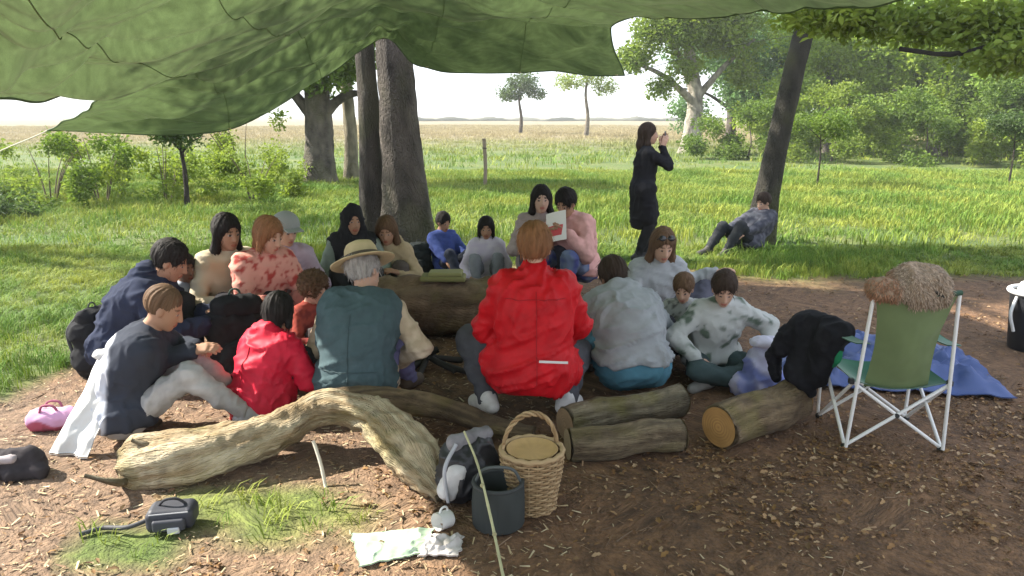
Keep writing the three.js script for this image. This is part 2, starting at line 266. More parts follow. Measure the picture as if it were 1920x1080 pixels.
function crown(root, lobes, count, size, tone, seed, name = 'crown') { // leaf sprays through lobes [x, y, z, rx, ry, rz] in the tree's frame
  const r = rng(seed), vol = lobes.map((l) => Math.pow(l[3] * l[4] * l[5], 0.75)), tot = vol.reduce((a, b) => a + b, 0);
  return scatter(name, sprayA, leafM, count, () => {
    let pick = r() * tot, i = 0; while (i < lobes.length - 1 && pick > vol[i]) pick -= vol[i++];
    const l = lobes[i], u = r() * 2 - 1, a = r() * 6.283, q = Math.pow(r(), 0.42), sn = Math.sqrt(1 - u * u), x = l[0] + l[3] * q * sn * Math.cos(a), y = l[1] + l[4] * q * u, z = l[2] + l[5] * q * sn * Math.sin(a);
    if (fbm(x * 1.15 / Math.sqrt(size * 3), y * 1.15 / Math.sqrt(size * 3), z * 1.15 / Math.sqrt(size * 3) + seed, 3) < -0.06 - 0.1 * r()) return null; // gaps between the boughs
    const v = 0.75 + 0.5 * r(), yl = r() * 0.5 + 0.5 * sstep(fbm(x * 0.6 + seed, y * 0.6, z * 0.6, 2), -0.3, 0.3);
    return { x, y, z, rx: (r() - 0.5) * 1.2, ry: r() * 6.283, rz: (r() - 0.5) * 1.2, s: size * (0.7 + 0.6 * r()), c: [lerp(tone[0], tone[0] * 1.5, yl) * v, lerp(tone[1], tone[1] * 1.3, yl) * v, tone[2] * v] };
  }, null, root);
}
const OAK = [0.125, 0.21, 0.03], DARK = [0.075, 0.135, 0.035], YEL = [0.185, 0.27, 0.04], BLU = [0.1, 0.185, 0.075];
function tree(name, label, [x, z], stems, lobes, count, size, tone, seed, base = [0.14, 0.115, 0.09], moss = 0.4) {
  const o = thing(name, label, 'tree', [x, groundY(x, z), z]);
  const trunk = part('trunk', new THREE.BufferGeometry(), barkMat, o), r = rng(seed * 13 + 1);
  stems.forEach((s, i) => {
    const big = s.r0 > 0.12, g = limb(s.p.map((q) => V3(...q)), (t, a) => lerp(s.r0, s.r1, Math.pow(t, 0.8)) * (1 + (s.flare ?? 0) * Math.exp(-t * (s.len ?? 14)) * (1 + 0.35 * Math.sin(a * 5 + 1))), big ? 90 : 30, big ? 40 : 10);
    push(g, ridged(big ? 12 : 20, s.r0 * 0.08)); barkPaint(g, base, moss);
    if (i === 0) trunk.geometry = g; else part(s.name ?? 'limb', g, barkMat, o);
  });
  if (count) crown(o, lobes, count, size, tone, seed);
  return o;
}
// main two-stemmed tree that carries the shelter
tree('oak_tree', 'thick two-stemmed tree rising behind the circle, tied to the green shelter', [-1.36, -9.75], [
  { p: [[0.02, -0.15, 0.02], [0.0, 0.5, 0], [-0.06, 1.5, 0], [-0.12, 2.9, 0], [-0.1, 4.6, -0.1], [0.15, 7.5, -0.2]], r0: 0.30, r1: 0.12, flare: 0.75, len: 16 },
  { p: [[-0.42, -0.15, -0.3], [-0.5, 0.6, -0.3], [-0.5, 1.7, -0.28], [-0.55, 2.9, -0.3], [-0.75, 4.6, -0.4], [-1.4, 6.8, -0.5]], r0: 0.17, r1: 0.07, flare: 0.6, len: 10, name: 'stem' },
  { p: [[-0.1, 3.6, 0], [0.9, 4.6, -0.3], [2.2, 5.4, -0.8]], r0: 0.09, r1: 0.03 }, { p: [[-0.1, 4.4, -0.1], [-0.6, 5.4, 1.0], [-1.0, 6.0, 2.2]], r0: 0.08, r1: 0.03 },
], [[0.4, 7.6, -0.3, 2.4, 1.5, 2.2], [2.3, 6.2, -1.0, 1.6, 1.1, 1.5], [-1.8, 7.2, -0.8, 1.6, 1.3, 1.6]], 2600, 0.55, OAK, 11, [0.078, 0.064, 0.054], 0.3);
// slanting tree on the right
tree('slanting_tree', 'slender dark trunk slanting to the right in the meadow, someone lying at its foot', [3.5, -10.4], [
  { p: [[-0.04, -0.15, 0], [0.02, 0.6, 0], [0.15, 1.6, 0], [0.4, 3.0, -0.05], [0.75, 4.8, -0.1], [1.3, 7.2, -0.4]], r0: 0.165, r1: 0.1, flare: 0.55, len: 14 },
  { p: [[0.55, 3.8, -0.1], [1.4, 4.6, -0.7], [2.4, 5.0, -1.3]], r0: 0.07, r1: 0.02 },
], [[1.6, 6.6, -0.8, 2.2, 1.3, 2.0], [2.6, 5.1, -1.5, 1.2, 0.7, 1.0]], 1800, 0.5, OAK, 12, [0.045, 0.04, 0.03], 0.6);
// old pollard left of the main tree
tree('pollard_tree', 'squat old pollard with a broad trunk standing in the meadow', [-4.98, -19.6], [
  { p: [[0, -0.2, 0], [0.02, 0.6, 0], [0.05, 1.5, 0], [0.05, 2.3, 0.05], [0.03, 2.75, 0]], r0: 0.43, r1: 0.3, flare: 0.35, len: 10 },
  { p: [[-0.15, 1.8, 0], [-0.75, 2.5, 0.2], [-1.5, 2.75, 0.4]], r0: 0.17, r1: 0.05 }, { p: [[0.2, 1.8, 0], [0.75, 2.2, 0.1], [1.4, 2.3, 0.4]], r0: 0.17, r1: 0.06 }, { p: [[0.05, 1.9, 0], [0.1, 3.0, -0.1], [0.0, 4.2, -0.1]], r0: 0.26, r1: 0.1 },
], [[0.1, 3.2, 0.4, 1.5, 0.9, 0.9], [-1.2, 2.75, 0.3, 0.9, 0.5, 0.7], [0.9, 3.7, 0, 1.3, 0.9, 1.0], [0, 4.8, 0, 1.9, 1.2, 1.4]], 3000, 0.5, OAK, 13, [0.11, 0.092, 0.075], 0.3);
tree('thin_tree', 'thin pale trunk between the pollard and the two-stemmed tree', [-4.35, -20.4], [{ p: [[0, -0.2, 0], [0.05, 1.2, 0], [0.0, 2.6, 0], [0.1, 4.4, 0]], r0: 0.2, r1: 0.13, flare: 0.4 }], [[0, 4.4, 0, 1.2, 0.8, 1.0]], 700, 0.5, OAK, 14, [0.22, 0.19, 0.13], 0.2);
// sunlit tree in the field
tree('field_tree', 'sunlit yellow-green tree with a pale trunk in the straw field', [8.6, -36.7], [
  { p: [[0, -0.2, 0], [0.05, 1.2, 0], [0.1, 2.6, 0], [-0.3, 4.6, 0], [-0.5, 6.6, 0]], r0: 0.5, r1: 0.2, flare: 0.4 }, { p: [[0, 2.4, 0], [-1.6, 3.6, 0.4], [-3.2, 4.2, 0.8]], r0: 0.2, r1: 0.06 }, { p: [[0.1, 2.5, 0], [1.3, 4.0, 0.3], [2.6, 5.2, 0.4]], r0: 0.2, r1: 0.06 }, { p: [[-0.2, 3.2, 0], [-1.2, 5.2, 0.3], [-2.2, 6.6, 0.4]], r0: 0.16, r1: 0.05 },
], [[-2.9, 4.3, 0.9, 1.0, 0.7, 0.9], [-1.2, 5.7, 0.7, 2.0, 1.1, 1.4], [1.6, 5.5, 0.4, 1.8, 1.1, 1.4], [-0.2, 7.6, 0, 3.0, 1.8, 2.2], [-1.6, 3.1, 0.6, 0.7, 0.7, 0.6], [2.3, 3.6, 0.5, 0.8, 0.8, 0.8], [-0.6, 3.9, 0.8, 0.8, 0.5, 0.5]], 4200, 0.62, YEL, 15, [0.33, 0.29, 0.24], 0.1);
// wood along the right
const wood = [
  [11.6, -41, 3.6, 5.2, BLU, 'blue-green tree behind the slanting trunk'], [15.2, -37, 3.6, 5.0, YEL, 'bright leafy tree just right of the slanting trunk'], [18.4, -33, 3.4, 4.6, YEL, 'yellow-green tree in the middle of the right-hand wood'],
  [22.8, -36, 4.0, 5.6, YEL, 'broad green tree deep in the right-hand wood'], [21.0, -28, 3.0, 4.2, OAK, 'low-branched tree near the right frame edge'], [26.5, -34, 4.4, 6.0, BLU, 'tall tree at the far right of the wood'], [30, -42, 5, 7, OAK, 'tallest tree closing the wood on the right'], [17, -47, 4.5, 6.5, DARK, 'dark tree behind the middle of the wood'], [24, -50, 5, 7, OAK, 'rearmost tree of the right-hand wood'],
];
wood.forEach(([x, z, R, H, tone, label], i) => {
  const r = rng(100 + i), lobes = []; for (let k = 0; k < 12; k++) { const a = r() * 6.283, q = R * (0.25 + 0.7 * r()); lobes.push([Math.cos(a) * q, H * (0.16 + 0.9 * r()), Math.sin(a) * q, R * (0.32 + 0.2 * r()), R * (0.24 + 0.12 * r()), R * (0.32 + 0.2 * r())]); }
  lobes.push([0, H * 1.1, 0, R * 0.8, H * 0.35, R * 0.8]);
  tree('woodland_tree', label, [x, z], [{ p: [[0, -0.2, 0], [0.1, H * 0.3, 0], [-0.1, H * 0.6, 0], [0, H, 0]], r0: 0.28 + 0.05 * R * r(), r1: 0.1, flare: 0.4 }, { p: [[0, H * 0.35, 0], [R * 0.4, H * 0.5, 0.4], [R * 0.8, H * 0.55, 0.6]], r0: 0.12, r1: 0.04 }, { p: [[0, H * 0.4, 0], [-R * 0.4, H * 0.55, 0.5], [-R * 0.75, H * 0.6, 0.8]], r0: 0.12, r1: 0.04 }], lobes, 5600, 0.58, tone.map((c) => c * 1.4), 30 + i, [0.12, 0.1, 0.085], 0.3).userData.group = 'trees of the right-hand wood';
});
// young staked trees
const sapling = (label, x, z, h, cr, tone, seed, n = 420, dark = [0.06, 0.045, 0.035], r0 = 0.03) => tree('sapling', label, [x, z], [{ p: [[0, -0.1, 0], [0.02, h * 0.4, 0], [-0.02, h * 0.75, 0], [0, h, 0]], r0, r1: r0 * 0.35 }, { p: [[0, h * 0.6, 0], [cr * 0.4, h * 0.72, 0.1], [cr * 0.8, h * 0.78, 0.1]], r0: r0 * 0.5, r1: 0.006 }, { p: [[0, h * 0.62, 0], [-cr * 0.4, h * 0.76, 0], [-cr * 0.8, h * 0.84, 0]], r0: r0 * 0.5, r1: 0.006 }], [[0, h * 0.9, 0, cr, h * 0.16, cr], [cr * 0.5, h * 0.76, 0.1, cr * 0.6, h * 0.12, cr * 0.5], [-cr * 0.5, h * 0.84, 0, cr * 0.6, h * 0.12, cr * 0.5]], n, 0.26, tone, seed, dark, 0).userData.group = 'young trees in the meadow';
sapling('young tree with a dark stem among the left-hand bushes', -6.2, -14.3, 1.75, 0.62, DARK, 51, 500, [0.045, 0.035, 0.03], 0.06);
sapling('young tree right of the slanting trunk', 7.6, -18.8, 1.85, 0.75, OAK, 52, 420);
sapling('young tree at the right edge of the meadow', 12.9, -19.6, 1.75, 0.8, DARK, 53, 420);
tree('small_field_tree', 'small lone tree far out in the straw field', [0.75, -70], [{ p: [[0, -0.2, 0], [0.1, 1.4, 0], [-0.1, 2.9, 0], [0, 4.2, 0]], r0: 0.2, r1: 0.08 }], [[-1.0, 3.6, 0, 1.3, 0.7, 1], [0.3, 4.6, 0, 1.4, 1.0, 1.2], [1.4, 3.5, 0, 1.0, 0.5, 0.8]], 520, 0.7, DARK, 54, [0.09, 0.07, 0.05], 0);
// overhanging oak, trunk out of frame to the right
tree('overhanging_oak', 'oak bough with bright leaves hanging in at the top right corner', [9.3, -8.6], [
  { p: [[0, -0.2, 0], [-0.1, 1.5, 0], [-0.2, 3.4, 0], [0, 6.5, 0]], r0: 0.34, r1: 0.18, flare: 0.5 },
  { p: [[-0.2, 2.7, 0], [-1.9, 3.1, 0.3], [-3.2, 2.95, 0.5], [-4.1, 2.55, 0.6], [-4.75, 2.36, 0.55], [-5.3, 2.42, 0.5]], r0: 0.12, r1: 0.02 }, { p: [[-2.6, 3.05, 0.4], [-3.5, 3.2, 0.2], [-4.6, 2.95, 0], [-5.6, 2.75, 0]], r0: 0.05, r1: 0.012 },
], [[-4.5, 2.72, 0.4, 0.8, 0.2, 0.5], [-5.2, 2.72, 0.3, 0.8, 0.18, 0.5], [-3.5, 2.75, 0.5, 0.8, 0.26, 0.6], [-5.9, 2.8, 0.2, 0.6, 0.14, 0.4], [-3.3, 2.3, 0.5, 0.5, 0.22, 0.4], [-4.3, 2.36, 0.7, 0.5, 0.14, 0.4], [-2.9, 2.6, 0.3, 0.6, 0.4, 0.5]], 2300, 0.27, YEL, 16, [0.035, 0.03, 0.026], 0.2);
tree('pale_field_tree', 'pale feathery tree on the skyline under the shelter flap', [6.0, -62], [{ p: [[0, -0.2, 0], [0.1, 1.6, 0], [-0.1, 3.2, 0], [0, 4.6, 0]], r0: 0.22, r1: 0.08 }], [[-1.6, 4.3, 0, 1.4, 0.5, 1], [0.3, 4.9, 0, 1.6, 0.8, 1.2], [1.5, 3.9, 0, 1.2, 0.6, 0.8]], 420, 0.6, [0.24, 0.33, 0.09], 55, [0.2, 0.17, 0.13], 0);
// undergrowth along the foot of the wood
for (const [x, z, R, H, tone, label, i] of [[9.6, -31, 1.5, 1.7, OAK, 'leafy undergrowth at the left end of the wood', 0], [12.6, -30, 1.7, 2.0, YEL, 'bright undergrowth right of the slanting trunk', 1], [15.4, -28.5, 1.6, 1.8, OAK, 'blue-green undergrowth in the middle of the wood edge', 2], [18.2, -29, 1.8, 2.2, OAK, 'tall undergrowth in front of the woodland trunks', 3], [17.6, -25.5, 1.2, 1.3, YEL, 'dark undergrowth nearest the right frame edge', 4]]) {
  const o = thing('bush', label, 'bush', [x, groundY(x, z), z], 0, 'undergrowth along the wood'), r = rng(500 + i), lobes = []; part('stem', limb([V3(0, -0.05, 0), V3(0.1, H * 0.4, 0), V3(0, H * 0.8, 0)], (t) => lerp(0.05, 0.015, t), 10, 7), std(0.1, 0.08, 0.06), o);
  for (let k = 0; k < 18; k++) { const a = r() * 6.283, q = R * 1.5 * Math.sqrt(r()), w = 0.16 + 0.22 * r(); lobes.push([Math.cos(a) * q, H * (0.1 + 1.25 * r()), Math.sin(a) * q, R * w, H * w * 0.7, R * w]); } crown(o, lobes, 1500, 0.42, tone, 80 + i, 'foliage');
}
// tree beyond the left frame edge, whose leaves dapple the shelter and the meadow
tree('shade_tree', 'tree out of frame at the left whose leaves dapple the meadow', [-11.5, -10.6], [
  { p: [[0, -0.2, 0], [0.1, 2.0, 0], [0.3, 4.2, -0.1], [0.5, 7.0, -0.3]], r0: 0.3, r1: 0.12, flare: 0.5 }, { p: [[0.2, 3.6, 0], [1.4, 5.4, 0.8], [2.8, 6.6, 1.6], [4.4, 6.9, 3.0]], r0: 0.11, r1: 0.02 }, { p: [[1.4, 5.4, 0.8], [3.2, 6.4, 1.0], [5.2, 7.0, 1.2]], r0: 0.06, r1: 0.02 }, { p: [[0.25, 4.0, 0], [0.6, 5.6, -1.8], [0.9, 6.6, -3.6]], r0: 0.1, r1: 0.03 },
], [[2.8, 6.8, 1.0, 1.4, 0.7, 1.3], [0.9, 6.8, -3.4, 1.5, 0.8, 1.4], [0.6, 7.6, -0.6, 1.7, 0.9, 1.6], [2.6, 6.6, -1.6, 1.2, 0.6, 1.2], [4.2, 6.9, 3.2, 1.5, 0.6, 1.4], [5.2, 7.1, 1.2, 1.4, 0.6, 1.3]], 1200, 0.46, OAK, 18);
// bushes left
[[-9.6, -15.6, 1.2, 1.25, YEL, 'pale bush at the left frame edge'], [-8.2, -15.0, 1.1, 1.45, OAK, 'tall ragged bush left of the dark sapling'], [-7.1, -15.4, 0.95, 1.25, YEL, 'yellow-green bush just left of the dark sapling'], [-5.4, -15.8, 0.8, 1.0, YEL, 'low bush right of the dark sapling'], [-6.6, -18.6, 1.6, 1.9, YEL, 'sunlit bush beneath the sagging shelter edge'], [-9.2, -12.8, 0.9, 0.62, DARK, 'low dark bramble at the left meadow edge']].forEach(([x, z, R, H, tone, label], i) => {
  const o = thing('bush', label, 'bush', [x, groundY(x, z), z], 0, 'bushes left of the meadow'), r = rng(300 + i), st = [];
  for (let k = 0; k < 6; k++) { const a = r() * 6.283; st.push(limb([V3(0.1 * Math.cos(a), -0.05, 0.1 * Math.sin(a)), V3(R * 0.3 * Math.cos(a), H * 0.5, R * 0.3 * Math.sin(a)), V3(R * 0.6 * Math.cos(a), H * 0.9, R * 0.6 * Math.sin(a))], (t) => lerp(0.018, 0.005, t), 8, 6)); }
  part('stems', merge(st), std(0.12, 0.09, 0.06), o).userData.kind = 'stuff';
  const lobes = []; for (let k = 0; k < 15; k++) { const a = r() * 6.283, q = R * (0.3 + 0.85 * r()), w = 0.1 + 0.16 * r(); lobes.push([Math.cos(a) * q, H * (0.12 + 0.95 * r() * (1.15 - q / R * 0.5)), Math.sin(a) * q, R * w, H * w * 0.9, R * w]); }
  crown(o, lobes, 520, 0.26, tone, 60 + i, 'foliage');
});
// far hedge on the skyline, weathered stake
{
  const o = thing('hedge', 'long dark hedge on the skyline behind the straw field', 'hedge', [8, 0, -210]);
  const r = rng(8); const pts = []; for (let i = 0; i <= 14; i++) pts.push(V3(-48 + i * 7, 0.0 + 0.3 * r(), (r() - 0.5) * 4));
  const core = push(limb(pts, (t, a) => 0.8 + 0.3 * Math.sin(t * 60), 120, 12), (x, y, z) => 0.5 * fbm(x * 0.6, y, z, 3)); part('foliage', core, std(0.12, 0.12, 0.09), o);
  const s = thing('wooden_stake', 'thin weathered stake standing alone in the meadow', 'stake', [-0.67, 0, -18.8]);
  part('post', push(limb([V3(0, -0.1, 0), V3(0.01, 0.6, 0), V3(-0.02, 1.18, 0)], () => 0.045, 16, 8), (x, y, z) => 0.006 * fbm(x * 20, y * 6, z * 20, 2)), std(0.22, 0.17, 0.12), s); part('tie', new THREE.TorusGeometry(0.05, 0.012, 6, 12).rotateX(Math.PI / 2).translate(0, 0.95, 0), std(0.05, 0.05, 0.05), s);
}

// ---------------------------------------------------------------- shelter
{
  const o = thing('tarpaulin_shelter', 'green tarpaulin strung from the two-stemmed tree above the circle', 'tarpaulin');
  const rows = [ // far flap first, left to right
    [[-4.24, 1.60, -7.0], [-2.95, 1.56, -7.95], [-2.12, 2.10, -8.6], [-1.46, 2.60, -8.95], [-0.95, 2.20, -8.6], [0.1, 2.16, -8.35], [1.17, 2.14, -8.1]],
    [[-3.45, 1.80, -6.3], [-2.65, 1.84, -7.1], [-2.0, 2.24, -7.75], [-1.36, 2.68, -8.1], [-0.7, 2.62, -8.0], [0.2, 2.60, -7.8], [0.98, 2.60, -7.6]],
    [[-2.9, 1.90, -5.4], [-2.4, 2.02, -5.9], [-1.78, 2.36, -6.1], [-1.05, 2.72, -6.2], [-0.45, 2.66, -6.0], [0.5, 2.58, -5.8], [1.50, 2.42, -5.5]],
    [[-2.34, 1.82, -3.4], [-2.05, 1.98, -3.8], [-1.6, 2.32, -4.0], [-0.85, 2.74, -4.2], [-0.3, 2.66, -4.1], [0.6, 2.5, -4.0], [1.74, 2.26, -3.8]],
    [[-1.5, 2.08, -1.7], [-1.35, 2.15, -1.8], [-1.1, 2.38, -1.85], [-0.6, 2.75, -1.9], [-0.1, 2.65, -1.8], [0.8, 2.5, -1.7], [1.9, 2.28, -1.6]],
    [[-1.5, 2.05, 0.9], [-1.35, 2.15, 1.0], [-1.1, 2.4, 1.0], [-0.5, 2.78, 1.0], [0, 2.7, 1.0], [0.9, 2.55, 1.0], [1.95, 2.3, 1.0]]];
  const cr = (a, b, c, d, t) => 0.5 * ((2 * b) + (-a + c) * t + (2 * a - 5 * b + 4 * c - d) * t * t + (-a + 3 * b - 3 * c + d) * t * t * t);
  const at = (arr, u) => { const n = arr.length - 1, i = Math.min(n - 1, Math.floor(u * n)), t = u * n - i, g = (k) => arr[Math.max(0, Math.min(n, k))]; return [0, 1, 2].map((q) => cr(g(i - 1)[q], g(i)[q], g(i + 1)[q], g(i + 2)[q], t)); };
  const NU = 260, NV = 260, pos = [], uv = [], idx = [];
  const surf = (u, v) => { const p = at(rows.map((row) => at(row, u)), v); // folds pulled from the tie points, and slack ripples
    const pin = (a, b, f, s) => { const du = (u - a) * 5, dv = (v - b) * 5, d = Math.hypot(du, dv), an = Math.atan2(dv, du); return Math.sin(an * f + 2.2 * fbm(u * 5 + s, v * 5, s, 2)) * Math.exp(-d * 0.55) * Math.min(1, d * 2); };
    let h = 0.05 * pin(0.5, 0, 13, 1) + 0.07 * pin(0, 0, 11, 2) + 0.06 * pin(0, 0.6, 9, 3) + 0.04 * pin(1, 0.2, 11, 4) + 0.04 * pin(1, 0.6, 9, 5);
    const along = v * 9 + u * 3.5, w = fbm(u * 1.6 + 2, along, 3.3, 2), c = Math.max(0, 1 - Math.abs(fbm(u * 1.8 - 1, along * 0.8 + 5, 9.1, 2)) * 4), d2 = Math.max(0, 1 - Math.abs(fbm(u * 3.5, along * 1.9, 5.7, 2)) * 4);
    h += 0.15 * w + 0.14 * c * c + 0.045 * d2 * d2; h *= (0.35 + 0.65 * sstep(v, 0, 0.12)) * (0.25 + 0.75 * sstep(1 - u, 0, 0.12)) * (0.25 + 0.75 * sstep(u, 0, 0.1));
    return [p[0], p[1] + h, p[2] + 0.3 * h]; };
  for (let j = 0; j <= NV; j++) for (let i = 0; i <= NU; i++) { const p = surf(i / NU, j / NV); pos.push(...p); uv.push(i / NU * 5, j / NV * 9); }
  for (let j = 0; j < NV; j++) for (let i = 0; i < NU; i++) { const a = j * (NU + 1) + i, b = a + NU + 1; idx.push(a, a + 1, b, b, a + 1, b + 1); }
  const g = new THREE.BufferGeometry(); g.setAttribute('position', new THREE.Float32BufferAttribute(pos, 3)); g.setAttribute('uv', new THREE.Float32BufferAttribute(uv, 2)); g.setIndex(idx); g.computeVertexNormals();
  const weave = speckle(21, 256, (u, v, r) => { const n = 215 + 60 * tileN(u, v, 2.5, 12) + 22 * (r() - 0.5); return [n, n, n]; }); weave.colorSpace = THREE.SRGBColorSpace;
  part('sheet', g, new THREE.MeshPhysicalMaterial({ color: RGB(0.125, 0.18, 0.07), map: weave, roughness: 0.95, transmission: 0.42, thickness: 0, side: THREE.DoubleSide, specularIntensity: 0.6, clearcoat: 0.25, clearcoatRoughness: 0.45 }), o);
  const hemPts = []; for (let i = 0; i <= 60; i++) hemPts.push(V3(...surf(i / 60, 0))); const side = (u) => { const q = []; for (let i = 0; i <= 60; i++) q.push(V3(...surf(u, i / 60))); return q; };
  const hem = std(0.07, 0.11, 0.05, 0.8);
  for (const q of [hemPts, side(0), side(1)]) part('hem', pipe(q, 0.007, 120, 6), hem, o);
  for (const u of [0.17, 0.34, 0.66, 0.83]) part('seam', pipe(side(u).map((v) => v.add(V3(0, -0.006, 0))), 0.003, 240, 5), std(0.1, 0.15, 0.06, 0.85), o);
  const rope = std(0.5, 0.47, 0.38, 0.9), far = (u, v) => V3(...surf(u, v));
  part('guy_rope', pipe([far(0.5, 0), V3(-1.5, 2.68, -9.3), V3(-1.5, 2.7, -9.6)], 0.006, 10, 6), rope, o);
  part('guy_rope', pipe([far(0, 0), V3(-5.6, 1.2, -7.9), V3(-7.2, 0.02, -9.0)], 0.006, 20, 6), rope, o);
  part('guy_rope', pipe([far(1, 0), V3(2.4, 2.5, -9.2), V3(3.65, 2.75, -10.25)], 0.004, 20, 6), std(0.09, 0.1, 0.06), o);
  // brass-rimmed eyelets along the far hem
  for (const u of [0.02, 0.17, 0.33, 0.5, 0.67, 0.83, 0.98]) { const p = far(u, 0.006); part('eyelet', new THREE.TorusGeometry(0.014, 0.004, 6, 14).rotateX(Math.PI / 2).translate(p.x, p.y - 0.006, p.z), std(0.6, 0.5, 0.3, 0.35, { metalness: 0.8 }), o); }
}
// ---------------------------------------------------------------- people
const SKIN = { pale: [0.56, 0.36, 0.27], light: [0.5, 0.3, 0.21], tan: [0.36, 0.2, 0.125], brown: [0.2, 0.105, 0.065] };
const HAIR = { black: [0.018, 0.015, 0.014], dark: [0.045, 0.03, 0.022], brown: [0.12, 0.07, 0.04], auburn: [0.24, 0.115, 0.055], grey: [0.34, 0.32, 0.3], fair: [0.36, 0.25, 0.14], sandy: [0.3, 0.215, 0.145] };
const skinMat = vcol(0.62, { specularIntensity: 0.6 }), hairMat = vcol(0.72, { specularIntensity: 0.35 }), clothMat = vcol(0.95, { specularIntensity: 0.35 }), nylonMat = vcol(0.6, { specularIntensity: 0.5 }), shoeMat = vcol(0.75);
function ik(a, target, l1, l2, pole) {
  const d = target.clone().sub(a), L = Math.min(d.length(), (l1 + l2) * 0.995), u = d.normalize(), x = (l1 * l1 - l2 * l2 + L * L) / (2 * L), h = Math.sqrt(Math.max(1e-6, l1 * l1 - x * x));
  const p = pole.clone().addScaledVector(u, -pole.dot(u)).normalize();
  return [a.clone().addScaledVector(u, x).addScaledVector(p, h), a.clone().addScaledVector(u, L)];
}
const plain = (c, vary = 0.2) => (x, y, z, o) => { const n = 1 + vary * 2 * fbm(x * 9, y * 9, z * 9, 2) + vary * 1.2 * fbm(x * 40, y * 40, z * 40, 2); o[0] = c[0] * n; o[1] = c[1] * n; o[2] = c[2] * n; };
const mottled = (a, b, f = 16, w = 0.06, bias = 0) => (x, y, z, o) => { const t = sstep(fbm(x * f, y * f, z * f, 2) + bias, -w, w); for (let q = 0; q < 3; q++) o[q] = lerp(a[q], b[q], t); };
const banded = (a, b, w = 0.03) => (x, y, z, o) => { const t = sstep(Math.sin((y + 0.01 * Math.sin(x * 20)) / w * Math.PI), -0.3, 0.3); for (let q = 0; q < 3; q++) o[q] = lerp(a[q], b[q], t); };
